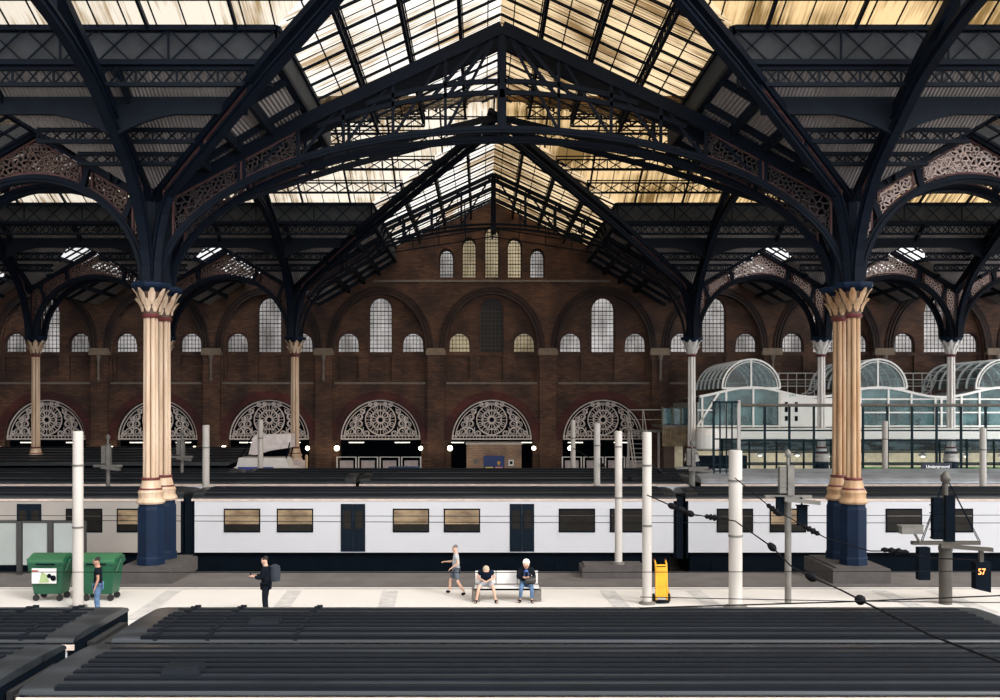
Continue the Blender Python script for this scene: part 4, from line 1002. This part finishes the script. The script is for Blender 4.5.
# ================================================================ POLES, SIGNALS, WIRES
polem = mat('pole paint', (.50, .465, .43), .4, 0, .18, 1.5, stretch=(1, 1, .4))
def pole(px, top, Y, wpx, lab, foot=None, mt=None, zb=0.0):
    x = (px-482)*Y/1000; z = H+(407-top)*Y/1000; r_ = wpx*Y/2000
    r = thing('steel_pole', (x, Y, zb), lab, 'pole', 'white painted steel poles')
    b = MB(); b.lathe([(r_*1.02, 0), (r_, .5), (r_*.97, z-zb-.02), (r_*.8, z-zb)], n=20); b.build('shaft', mt or polem, r, True)
    b = MB(); b.lathe([(r_*1.7, 0), (r_*1.7, .05), (r_*1.1, .09)], n=16); b.build('base_plate', steel, r)
    b = MB(); b.lathe([(r_*1.08, z*.45), (r_*1.08, z*.45+.06)], n=16); b.lathe([(r_*1.08, z*.8), (r_*1.08, z*.8+.06)], n=16); b.build('clamp_band', steel, r)
    return r
pole(78, 431, 30.4, 10.5, 'white pole standing between the two green bins')
pole(206, 425, 45.5, 7, 'white pole rising behind the passing train, next to the near cream column')
pole(260.5, 420, 57.6, 5.5, 'slender white pole in front of the white buggy')
pole(573, 420, 57.6, 5, 'slenderest white pole of the three before the lunette arch')
pole(597, 423, 46.2, 6.5, 'middle white pole of the three before the lunette arch')
pole(618.5, 431, 36.0, 7.5, 'white pole standing on a square stone block', zb=.45)
pole(647, 432, 31, 9.5, 'white pole beside the yellow trolley')
pole(735.5, 450, 30.4, 13.5, 'thickest white pole, grey at its top, right of the trolley'.replace('right of', 'past'))
pole(885, 421, 57, 5.5, 'slender white pole before the green planting under the café')
pole(983, 428, 46, 6.5, 'white pole beyond the display signal post')
b = MB(); b.box(-1.15, -.45, 0, 1.15, .75, .38); b.box(-1.05, -.35, .38, 1.05, .65, .45)
tag(b.build('stone_block', concrete), 'square stone block at the foot of one white pole', 'footing').location = (P(613, 0, 36).x, 36, 0)
def mast(px, Y, plat_y, top_y, arm, lab, wpx, heads=(), mt=None, camera=False, display=None, stays=False):
    x = (px-482)*Y/1000; zp = H+(407-plat_y)*Y/1000; zt = H+(407-top_y)*Y/1000; r_ = wpx*Y/2000; k = (zt-zp)/1.5
    r = thing('signal_post', (x, Y, 0), lab, 'signal', 'signal and cable posts')
    mt = mt or steel
    b = MB(); b.lathe([(r_, 0), (r_, zp-.15)], n=16); b.lathe([(r_*1.1, zp-.22), (r_*1.1, zp-.1)], n=16); b.build('post', mt, r, True)
    b = MB(); b.box(-arm, -.09, zp-.05, arm, .09, zp+.06); b.add([(-arm*.3, -.4, zp-.1), (arm*1.15, -.55, zp-.2), (arm*1.15, -.4, zp-.2), (-arm*.3, -.25, zp-.1), (-arm*.3, -.4, zp+.02), (arm*1.15, -.55, zp-.08), (arm*1.15, -.4, zp-.08), (-arm*.3, -.25, zp+.02)],
        [(0, 3, 2, 1), (4, 5, 6, 7), (0, 1, 5, 4), (1, 2, 6, 5), (2, 3, 7, 6), (3, 0, 4, 7)]); b.build('cross_arm', mt, r)
    b = MB(); b.lathe([(.05*k, zp-.05), (.05*k, zt-.18*k)], n=10); b.lathe([(.03, zt-.3*k), (.1*k, zt-.2*k), (.1*k, zt-.1*k), (.02, zt)], n=10); b.build('mast', mt, r, True)
    b = MB(); b.box(-.28*k, -.1, zp+.12, -.08*k, .1, zp+.95*k); b.box(-.04*k, -.14, zp+.06, .16*k, .06, zp+1.0*k)
    for i in range(5): b.box(-.3*k, -.12, zp+.15+i*.17*k, -.06*k, .12, zp+.18+i*.17*k)
    b.build('equipment_box', dark if mt is not steel or stays else steel, r)
    for (dx, z0, z1, w_) in heads:
        b = MB(); b.box(dx-w_/2, -.28, z0, dx+w_/2, -.08, z1); b.box(dx-w_/2-.03, -.32, z1, dx+w_/2+.03, -.06, z1+.03); b.bar((dx, -.15, z1), (dx, -.1, zp), .05, .05); b.build('signal_head', dark, r)
    if stays:
        b = MB()
        for sx_ in (-arm*.75, -arm*.7, arm*.95, arm*1.0): b.tube([(0, 0, zt-.15), (sx_, -.05, zp+.06)], .014, 5)
        b.build('stay_wire', dark, r)
    if camera:
        b = MB(); b.box(-arm-.55, -.6, zp+.35, -arm+.1, -.35, zp+.6); b.box(-arm-.6, -.62, zp+.58, -arm+.12, -.33, zp+.62); b.bar((-arm-.1, -.45, zp+.35), (-arm+.2, -.1, zp+.05), .06, .06); b.build('security_camera', steel, r)
        b = MB(); b.box(-.95, -.3, zp-1.1, -.6, -.05, zp-.1); b.build('dark_box', dark, r)
    if display:
        dx, z0, z1 = display; b = MB(); b.add([(dx-.25, -.5, z0+.12), (dx+.25, -.42, z0), (dx+.25, -.42, z1), (dx-.25, -.5, z1), (dx-.25, -.2, z0+.12), (dx+.25, -.12, z0), (dx+.25, -.12, z1), (dx-.25, -.2, z1)], [(0, 1, 2, 3), (7, 6, 5, 4), (0, 4, 5, 1), (1, 5, 6, 2), (2, 6, 7, 3), (3, 7, 4, 0)])
        d_ = b.build('display', dark, r); t = text('57', .26, (dx-.08, -.51, z1-.28), emis('led orange', (1, .30, .08), 3), d_, rot=(PI/2, 0, .16)); t.name = 'digits'
        b = MB(); b.bar((dx, -.3, z1), (dx, -.3, zp-.1), .12, .12); b.build('hanger', mt, r)
    return r
brz = mat('bronze grey', (.075, .066, .055), .5, .2, .3, 2)
mast(945.5, 31, 543, 471, 1.05, 'signal post with orange number display, camera and stay wires', 12.5, mt=brz, camera=True, stays=True, display=(.95, .42, 1.35))
mast(788, 31, 497, 449, .72, 'grey signal post with two black signal heads', 6.5, heads=((-.3, 2.75, 3.3, .22), (.38, 2.45, 3.05, .28)))
mast(692, 46.5, 468, 440, .75, 'small cable mast with wide arm by the café corner', 6)
mast(108, 46.5, 466, 434, .65, 'small grey cable mast behind the pole between the bins', 4)
mast(182, 52, 457, 430, .55, 'small grey cable mast next to the near cream twin columns', 3.5)
def pm(pts, Y): return [P(a, b, Y) for a, b in pts]
cable = mat('cable black', (.005, .005, .007), .7, spec=.1)
def wire(pts, rad, lab, ins=(), depth_pts=None):
    r = thing('overhead_wire', pts[0], lab, 'wire', 'overhead wires'); o = Vector(pts[0])
    b = MB(); b.tube([Vector(p)-o for p in pts], rad, 6); b.build('cable', cable, r, True)
    for q, d, L in ins:
        q = Vector(q)-o; d = Vector(d).normalized(); b = MB(); n = 9
        prof = [.03, .075, .05, .095, .055, .1, .055, .075, .03]
        b.tube([q+d*(L*(i/(n-1)-.5)) for i in range(n)], [p*1.0 for p in prof], 10); b.build('insulator', cable, r, True)
    return r
def chain(pts, Y0, Y1):
    n = len(pts)-1; return [P(a, b, Y0+(Y1-Y0)*i/n) for i, (a, b) in enumerate(pts)]
A_ = chain([(647, 495), (672, 506), (691, 514), (735, 521), (772, 547), (791, 566), (811, 577), (843, 591), (880, 610), (930, 635), (1003, 663)], 30, 17)
A_ = [P(482+(v.x/v.y)*1000, 407-(v.z-H)/v.y*1000, yy_) for v, yy_ in zip(A_, (30, 29.3, 28.5, 27.5, 25.5, 24, 22.5, 20.5, 17.5, 15.5, 13.5))]
wire(A_, .018, 'long cable with insulators falling across the platform to the café-side corner', [(A_[1]+(A_[2]-A_[1])*t, A_[2]-A_[1], .3) for t in (0, .5, .95)]+[((A_[3]+A_[2])/2, A_[3]-A_[2], .5), (A_[4], A_[5]-A_[4], .45), (A_[6], A_[6]-A_[5], .55), ((A_[7]+A_[8])/2, A_[8]-A_[7], .35)])
B_ = chain([(646, 457), (661, 472), (690, 484), (735, 478), (752, 492), (774, 510), (790, 518), (811, 530), (826, 538), (870, 551), (895, 551), (930, 558), (975, 560)], 30, 26)
wire([B_[3], B_[4], B_[5], B_[6], B_[7], B_[8], B_[9], B_[10], B_[11], B_[12]], .016, 'upper cable with dark insulators crossing before the ochre twin columns', [(B_[5], B_[5]-B_[4], .5), (B_[7], B_[8]-B_[7], .55), (B_[10], B_[11]-B_[9], .7)])
C1 = chain([(573, 448), (597, 462), (618, 474), (647, 484)], 57, 31); wire(C1, .02, 'cable strung through the three white poles towards the trolley', [(C1[1]+(C1[2]-C1[1])*.3, C1[2]-C1[1], .7), (C1[2]+(C1[3]-C1[2])*.5, C1[3]-C1[2], .5)])
C2 = chain([(645, 457), (661, 472), (692, 486)], 31, 46); wire(C2, .018, 'short cable between the trolley pole and the small café mast', [(C2[0]+(C2[1]-C2[0])*.9, C2[1]-C2[0], .5)])
for k, (y0, y1, Y, rad, lab) in enumerate(((515.5, 515, 38.7, .012, 'upper thin contact wire running along before the passing train'), (520, 523, 38.7, .014, 'lower thin contact wire running along before the passing train'), (572, 571, 30, .012, 'thin wire level with the platform edge above the seated people'), (608, 594, 16, .012, 'wire sloping up over the second train roof'), (597, 603, 22, .010, 'faint wire above the pale paving by the signal posts'))):
    xs0 = -40 if k < 3 else 640
    wire([P(xs0, y0, Y), P((xs0+1040)/2, (y0+y1)/2+1, Y), P(1040, y1, Y)], rad, lab)
# hoarding behind the bins
r = thing('platform_hoarding', (P(-40, 0, 36.4).x, 36.4, 0), 'grey-green panelled hoarding behind the green bins', 'hoarding'); ox = r.location.x
edges = [-40, -12, 19.5, 50.5, 84]
for a, c in zip(edges, edges[1:]):
    b = MB(); b.box(P(a, 0, 36.4).x-ox+.12, 0, .35, P(c, 0, 36.4).x-ox-.12, .04, 1.9); b.build('panel', traing, r)
for a in edges[:-1]+[83.5]:
    b = MB(); x = P(a, 0, 36.4).x-ox; b.box(x-.09, -.05, 0, x+.09, .08, 1.95); b.build('post', mat('hoarding post', (.03, .03, .03), .5), r)
b = MB(); b.box(0, -.02, 1.88, P(84, 0, 36.4).x-ox, .06, 1.95); b.build('top_rail', mat('hoarding post', (.03,)*3), r)
# bins
def bin_(x0, x1, y, lab, poster, opened):
    w_ = x1-x0; r = thing('wheeled_bin', ((x0+x1)/2, y, 0), lab, 'bin', 'green wheeled bins'); h = w_/2
    b = MB()
    def tier(z, ix, iy): return [(-h+ix, iy, z), (h-ix, iy, z), (h-ix, .85-iy, z), (-h+ix, .85-iy, z)]
    t0 = tier(.22, .12, .12); t1 = tier(1.12, .02, .02); t2 = tier(1.17, -.03, -.03); t3 = tier(1.24, -.03, -.03)
    vs = t0+t1+t2+t3; b.add(vs, [(3, 2, 1, 0)]+[(4*i+j, 4*i+(j+1) % 4, 4*i+4+(j+1) % 4, 4*i+4+j) for i in range(3) for j in range(4)]+[(12, 13, 14, 15)]); b.build('body', green, r)
    b = MB(); n = 10; pr = [(.85*i/n, 1.24+.24*sn(PI*(i+.6)/(n+1.2))**.6) for i in range(n+1)]
    poly = [(-.03, 1.22)]+[(q-.02, z) for q, z in pr]+[(.88, 1.22)]; b.prism(poly, lambda a, c, q: (q, a, c), -h+.0, h-.0); lid = b.build('lid', green2, r)
    b = MB()
    for s in (-1, 1): b = MB(); b.box(s*h-.04, .05, 1.2, s*h+.04, .8, 1.36); b.tube([(s*(h+.02), .1, .95), (s*(h+.12), .2, 1.3), (s*(h+.02), .7, 1.3)], .025, 6); b.build('lifting_arm', green, r)
    b = MB(); b.box(-.3, -.06, 1.16, .3, -.03, 1.2); b.build('handle', dark, lid)
    for sx_ in (-1, 1):
        for yy in (.15, .7):
            b = MB(); b.lathe([(.1, -.03), (.1, .03)], sx_*(h-.18), yy, .1, 14, axis='y'); b.box(sx_*(h-.18)-.03, yy-.045, .1, sx_*(h-.18)+.03, yy+.045, .25); b.build('caster', rubber, r)
    if poster:
        b = MB(); b.box(-h+.12, .0, .58, h-.22, .045, 1.05); ps = b.build('poster', whitep, r); 
        for v in ps.data.vertices: v.co.y -= .03
        b = MB(); b.prism([(-.2, .6), (-.12, .95), (.05, .85), (.12, .62)], lambda a, c, q: (a, q, c), -.045, -.035); b.build('picture', mat('picture green', (.35, .45, .22), .6), ps)
        b = MB(); b.lathe([(.07, -.05), (.07, -.04)], .12, 0, .82, 10, axis='y'); b.lathe([(.09, -.05), (.09, -.04)], .25, 0, .75, 10, axis='y'); b.build('picture', dark, ps)
        b = MB(); b.box(-.42, -.045, .96, -.22, -.035, 1.0); b.build('picture', mat('picture red', (.4, .05, .03), .6), ps)
    return r
bin_(-14.2, -13.1, 31.3, 'green wheeled bin with a picture poster on its front', True, False)
bin_(-12.62, -11.5, 31.3, 'green wheeled bin without a poster, behind the dark-shirted person', False, True)
# bench
r = thing('platform_bench', (.79, 31.3, 0), 'white steel platform bench with two people sitting on it', 'bench')
for i in range(3): b = MB(); b.box(-1.0+i*.67, .42, .50, -.36+i*.67, .47, .90); b.build('backrest', whitep, r)
b = MB(); b.box(-1.02, -.02, .42, 1.0, .44, .46); b.build('seat', whitep, r)
b = MB(); b.box(-1.0, .1, .34, 1.0, .2, .42); b.build('frame_beam', dark, r)
for x in (-.98, .94): b = MB(); b.box(x-.13, -.0, 0, x+.13, .5, .36); b.build('leg', mat('granite', (.2, .18, .16), .8, 0, .5, 12), r)
# trolley
r = thing('hand_trolley', (5.6, 31.2, 0), 'yellow hand trolley leaning upright beside a white pole', 'trolley')
b = MB()
for x in (-.17, .17): b.tube([(x, .0, .08), (x, .02, .9), (x, .1, 1.2), (x, .22, 1.27)], .028, 8)
for z in (.3, .6, .9, 1.15): b.bar((-.17, .03 if z < 1 else .08, z), (.17, .03 if z < 1 else .08, z), .05, .05)
b.box(-.16, .0, .15, .16, .03, 1.1); b.build('frame', yellow, r)
b = MB(); b.box(-.2, -.25, .04, .2, .03, .08); b.build('toe_plate', dark, r)
b = MB(); b.bar((.1, .05, .75), (.3, .2, .15), .04, .04); b.build('brace', yellow, r)
for x in (-.22, .26): b = MB(); b.lathe([(.12, -.03), (.13, 0), (.12, .03)], x, .15, .13, 16, axis='x'); b.build('wheel', rubber, r)
for x in (-.17, .17): b = MB(); b.tube([(x, .2, 1.26), (x, .32, 1.30)], .03, 8); b.build('grip', redband, r)
# ================================================================ PEOPLE
def skin(name, V, E, m, parent=None, root=0, sub=1):
    me = bpy.data.meshes.new(name); me.from_pydata([v[:3] for v in V], E, []); o = bpy.data.objects.new('tmp', me); C.objects.link(o)
    md = o.modifiers.new('s', 'SKIN'); sv = me.skin_vertices[0].data
    for i, v in enumerate(V): r_ = v[3]; sv[i].radius = r_ if isinstance(r_, tuple) else (r_, r_); sv[i].use_root = (i == root)
    if sub: o.modifiers.new('b', 'SUBSURF').levels = sub
    dg = bpy.context.evaluated_depsgraph_get(); m2 = bpy.data.meshes.new_from_object(o.evaluated_get(dg)); bpy.data.objects.remove(o)
    m2.materials.clear(); m2.materials.append(m); m2.polygons.foreach_set('use_smooth', [True]*len(m2.polygons))
    q = bpy.data.objects.new(name, m2); C.objects.link(q)
    if parent is not None: q.parent = parent
    return q
flesh = mat('skin', (.60, .36, .26), .6, 0, .1); flesh2 = mat('skin tanned', (.42, .22, .15), .6, 0, .1)
def person(loc, face, J, label, top, bottom, shoe, hair, sk=flesh, sleeves='short', legs='long', hairy=.012, bulk=1.12):
    """J: joint positions in metres, x = person's own right-to-left, y = forward, z up; face = rotation about z"""
    r = thing('person', loc, label, 'person', rz=face)
    S_ = lambda a, b, t: tuple(Vector(a)+(Vector(b)-Vector(a))*t)
    V = []; E = []; ix = {}
    def av(n, p, rad, par=None): ix[n] = len(V); V.append((*p, rad)); E.append((ix[par], ix[n])) if par else None
    pel, chest, neck, head = J['pelvis'], J['chest'], J['neck'], J['head']
    av('pel', pel, (.13, .10)); av('wst', S_(pel, chest, .45), (.12, .09), 'pel'); av('chs', chest, (.14, .10), 'wst'); av('nk', neck, .055, 'chs')
    hd = Vector(head); up = (hd-Vector(neck)).normalized(); fw = Vector(J['look']).normalized()
    av('h0', tuple(hd-up*.05+fw*.02), .082, 'nk'); av('h1', tuple(hd+up*.02-fw*.005), .115, 'h0'); av('h2', tuple(hd+up*.12-fw*.01), .094, 'h1')
    av('nose', tuple(hd+fw*.118+up*-.01), .012, 'h1')
    for s, n in ((-1, 'L'), (1, 'R')):
        sh, el, wr = J['sh'+n], J['el'+n], J['wr'+n]; hp, kn, an, toe = J['hp'+n], J['kn'+n], J['an'+n], J['toe'+n]
        av('sh'+n, sh, .06, 'chs'); av('ua'+n, S_(sh, el, .5), .048, 'sh'+n); av('el'+n, el, .04, 'ua'+n); av('fa'+n, S_(el, wr, .4), .038, 'el'+n); av('wr'+n, wr, .026, 'fa'+n)
        av('hp'+n, hp, .09, 'pel'); av('th'+n, S_(hp, kn, .5), .078, 'hp'+n); av('kn'+n, kn, .055, 'th'+n); av('cf'+n, S_(kn, an, .35), .054, 'kn'+n); av('an'+n, an, .036, 'cf'+n); av('ft'+n, toe, .034, 'an'+n)
        rt = fw.cross(up).normalized(); av('ear'+n, tuple(hd+rt*s*.1), .014, 'h1')
    body = skin('body', V, E, sk, r)
    for n in 'LR':   # hands: palm, four curled fingers, thumb from the side
        wr = Vector(J['wr'+n]); d = (wr-Vector(J['el'+n])).normalized(); side = d.cross(Vector((0, 0, 1))); side = side.normalized() if side.length > .05 else Vector((1, 0, 0)); dn = side.cross(d).normalized()
        if dn.z > 0: dn = -dn
        HV = [(*(wr-d*.04), .024), (*(wr+d*.05), (.036, .016)), (*(wr+d*.085), (.038, .014))]; HE = [(0, 1), (1, 2)]
        for k in range(4):
            L = (.062, .072, .068, .052)[k]; o_ = wr+d*.09+side*(.027-.018*k); b0 = len(HV)
            HV += [(*o_, .009), (*(o_+d*L*.55+dn*.008), .0085), (*(o_+d*L*.85+dn*.035), .007)]; HE += [(2, b0), (b0, b0+1), (b0+1, b0+2)]
        sg = 1 if n == 'R' else -1; b0 = len(HV); HV += [(*(wr+d*.04+side*.035*sg), .011), (*(wr+d*.075+side*.055*sg+dn*.015), .009)]; HE += [(1, b0), (b0, b0+1)]
        skin('hand', HV, HE, sk, body)
    # clothes
    V = []; E = []; ix = {}
    av('pel', S_(pel, chest, -.12), (.165, .125)); av('wst', S_(pel, chest, .45), (.155, .12), 'pel'); av('chs', chest, (.17, .13), 'wst'); av('nk', S_(chest, neck, .75), .075, 'chs')
    for n in 'LR':
        sh, el, wr = J['sh'+n], J['el'+n], J['wr'+n]; av('sh'+n, sh, .078, 'chs'); av('ua'+n, S_(sh, el, .6), .066, 'sh'+n)
        if sleeves == 'long': av('el'+n, el, .058, 'ua'+n); av('wr'+n, S_(el, wr, .85), .045, 'el'+n)
    V = [(*v[:3], tuple(q*bulk for q in v[3]) if isinstance(v[3], tuple) else v[3]*bulk) for v in V]
    skin('shirt' if sleeves == 'short' else 'jacket', V, E, top, r)
    V = []; E = []; ix = {}
    av('pel', pel, (.145, .12))
    for n in 'LR':
        hp, kn, an = J['hp'+n], J['kn'+n], J['an'+n]; av('hp'+n, hp, .105, 'pel'); av('th'+n, S_(hp, kn, .55), .092, 'hp'+n)
        if legs == 'long': av('kn'+n, kn, .072, 'th'+n); av('cf'+n, S_(kn, an, .5), .066, 'kn'+n); av('an'+n, S_(kn, an, .93), .056, 'cf'+n)
        else: av('kn'+n, S_(hp, kn, .92), .08, 'th'+n)
    skin('trousers' if legs == 'long' else 'shorts', V, E, bottom, r)
    for n in 'LR':
        an, toe = Vector(J['an'+n]), Vector(J['toe'+n]); back = (an-toe); back.z = 0; back = back.normalized() if back.length > 0 else Vector((0, -1, 0))
        skin('shoe', [(*(an+back*.035+Vector((0, 0, -.02))), .056), (*((an+toe)/2+Vector((0, 0, -.015))), .056), (*(toe+Vector((0, 0, .005))), .05)], [(0, 1), (1, 2)], shoe, r)
    skin('hair', [(*(hd+up*.125+fw*.012), .088+hairy), (*(hd+up*.07-fw*.025), .104+hairy), (*(hd-up*.015-fw*.045), .088+hairy)], [(0, 1), (1, 2)], hair, r)
    rt = fw.cross(up).normalized()
    for s in (-1, 1):
        q = hd+fw*.093+rt*s*.034+up*.012; b = MB(); b.lathe([(.002, -.011), (.011, 0), (.002, .011)], q.x, q.y, q.z, 8); b.build('eye', dark, body)
    q = hd+fw*.088-up*.045; b = MB(); b.bar(q-rt*.022, q+rt*.022, .012, .008); b.build('mouth', redband, body)
    return r
def stand(h=1.72, **kw):
    J = dict(pelvis=(0, 0, .93), chest=(0, .0, 1.30), neck=(0, .0, 1.47), head=(0, .035, 1.60), look=(0, 1, -.3), shL=(-.19, 0, 1.40), shR=(.19, 0, 1.40), elL=(-.23, -.03, 1.12), elR=(.23, -.03, 1.12),
             wrL=(-.23, .06, .87), wrR=(.23, .06, .87), hpL=(-.09, 0, .9), hpR=(.09, 0, .9), knL=(-.10, .03, .49), knR=(.10, .03, .49), anL=(-.10, 0, .09), anR=(.10, 0, .09), toeL=(-.11, .15, .04), toeR=(.11, .15, .04)); J.update(kw); return J
blk = mat('black cloth', (.006, .009, .015), .9, spec=.1); nvy = mat('navy cloth', (.006, .012, .030), .9, spec=.1); gry = mat('grey cloth', (.40, .42, .44), .85); dgry = mat('charcoal shorts', (.10, .12, .15), .85)
jeans = mat('jeans', (.10, .19, .34), .85, 0, .5, 6); blueshirt = mat('blue shirt', (.06, .12, .35), .8); drkj = mat('dark jeans', (.02, .035, .06), .85)
whair = mat('white hair', (.75, .73, .70), .9); ghair = mat('grey blond hair', (.45, .37, .27), .9); bhair = mat('black hair', (.015, .012, .012), .9)
# facing -x: rotate +90deg so forward (+y) becomes -x
pa = person((P(266, 0, 29.2).x, 29.2, 0), PI/2, stand(elR=(.2, .12, 1.13), wrR=(.12, .36, 1.16), elL=(-.2, .10, 1.13), wrL=(-.12, .34, 1.17), look=(0, 1, -.35)),
            'person in a dark coat with a backpack, standing and holding a phone', blk, blk, blk, bhair, sleeves='long', bulk=1.3)
b = MB(); b.lathe([(.05, -.25), (.15, -.22), (.17, 0), (.15, .2), (.05, .26)], 0, -.26, 1.25, 12); b.build('backpack', mat('backpack navy', (.015, .022, .035), .8), pa, True)
b = MB(); b.box(-.04, .44, 1.13, .04, .455, 1.27); tag(b.build('phone', dark), 'phone held by the person with the backpack', 'phone'); ph = C.objects['phone']; ph.location = pa.location; ph.rotation_euler = pa.rotation_euler
person((P(98, 0, 29.1).x, 29.1, 0), PI/2+.25, stand(head=(0, .03, 1.59)), 'person in a black T-shirt and jeans standing before the green bin', blk, jeans, blk, bhair, sk=flesh2)
walker = person((P(456, 0, 32.4).x, 32.4, 0), PI/2, stand(pelvis=(0, 0, .90), elR=(.24, .10, 1.14), wrR=(.2, .36, 1.13), elL=(-.24, -.08, 1.14), wrL=(-.2, .14, .98), knR=(.09, .2, .52), anR=(.09, .22, .14), toeR=(.09, .36, .11),
       knL=(-.09, -.06, .48), anL=(-.09, -.30, .12), toeL=(-.09, -.18, .04), hpL=(-.09, 0, .87), hpR=(.09, 0, .87)), 'grey-haired person in grey T-shirt and shorts walking along the platform', gry, dgry, blk, mat('grey hair', (.16, .15, .145), .9), legs='short'); walker.scale = (.94, .94, .94)
def sit(**kw):
    J = dict(pelvis=(0, -.02, .56), chest=(0, .06, .92), neck=(0, .12, 1.07), head=(0, .19, 1.17), look=(0, 1, -.9), shL=(-.18, .08, 1.0), shR=(.18, .08, 1.0), elL=(-.27, .18, .74), elR=(.27, .18, .74),
             wrL=(-.09, .38, .70), wrR=(.09, .38, .70), hpL=(-.1, .02, .54), hpR=(.1, .02, .54), knL=(-.22, .42, .50), knR=(.22, .42, .50), anL=(-.30, .42, .09), anR=(.30, .42, .09), toeL=(-.34, .56, .04), toeR=(.34, .56, .04)); J.update(kw); return J
def seat(px): return (P(px, 0, 31.5).x, 31.55, 0)
p1 = person(seat(486), PI, sit(chest=(0, .14, .86), neck=(0, .24, .98), head=(0, .33, 1.02), shL=(-.19, .16, .93), shR=(.19, .16, .93)), 'person in navy T-shirt and shorts on the bench, bent forward over their hands', nvy, mat('pale shorts', (.45, .45, .48), .8), blk, ghair, legs='short')
p2 = person(seat(526), PI, sit(knL=(-.16, .42, .5), knR=(.16, .42, .5), anL=(-.17, .40, .09), anR=(.2, .36, .09), toeL=(-.2, .54, .04), toeR=(.26, .50, .04), wrL=(-.05, .34, .78), wrR=(.05, .34, .80)), 'white-haired person in black jacket and jeans seated on the bench with a phone', blk, jeans, blk, whair, sleeves='long', hairy=.028)
skin('blouse', [(0, .10, .72, (.10, .09)), (0, .17, .92, (.09, .07)), (0, .16, 1.02, (.05, .04))], [(0, 1), (1, 2)], blueshirt, p2)
b = MB(); n = 12; b.lathe([(.05, -.17), (.11, -.14), (.12, 0), (.11, .14), (.05, .17)], -.13, .30, .68, 14, axis='x'); b.tube([(-.24, .3, .78), (-.13, .26, .9), (-.02, .3, .78)], .012, 6)
hb = b.build('handbag', mat('bag black', (.03, .028, .026), .5), None, True); tag(hb, 'black handbag on the lap of the white-haired person', 'handbag'); hb.location = p2.location; hb.rotation_euler = (0, 0, PI)
for q, lab, z in ((p1, 'phone in the hands of the person bent forward', .67), (p2, 'phone in the hands of the white-haired person', .82)):
    b = MB(); b.box(-.04, .42, z, .04, .43, z+.14); o = b.build('phone', dark); tag(o, lab, 'phone'); o.location = q.location; o.rotation_euler = (0, 0, PI)
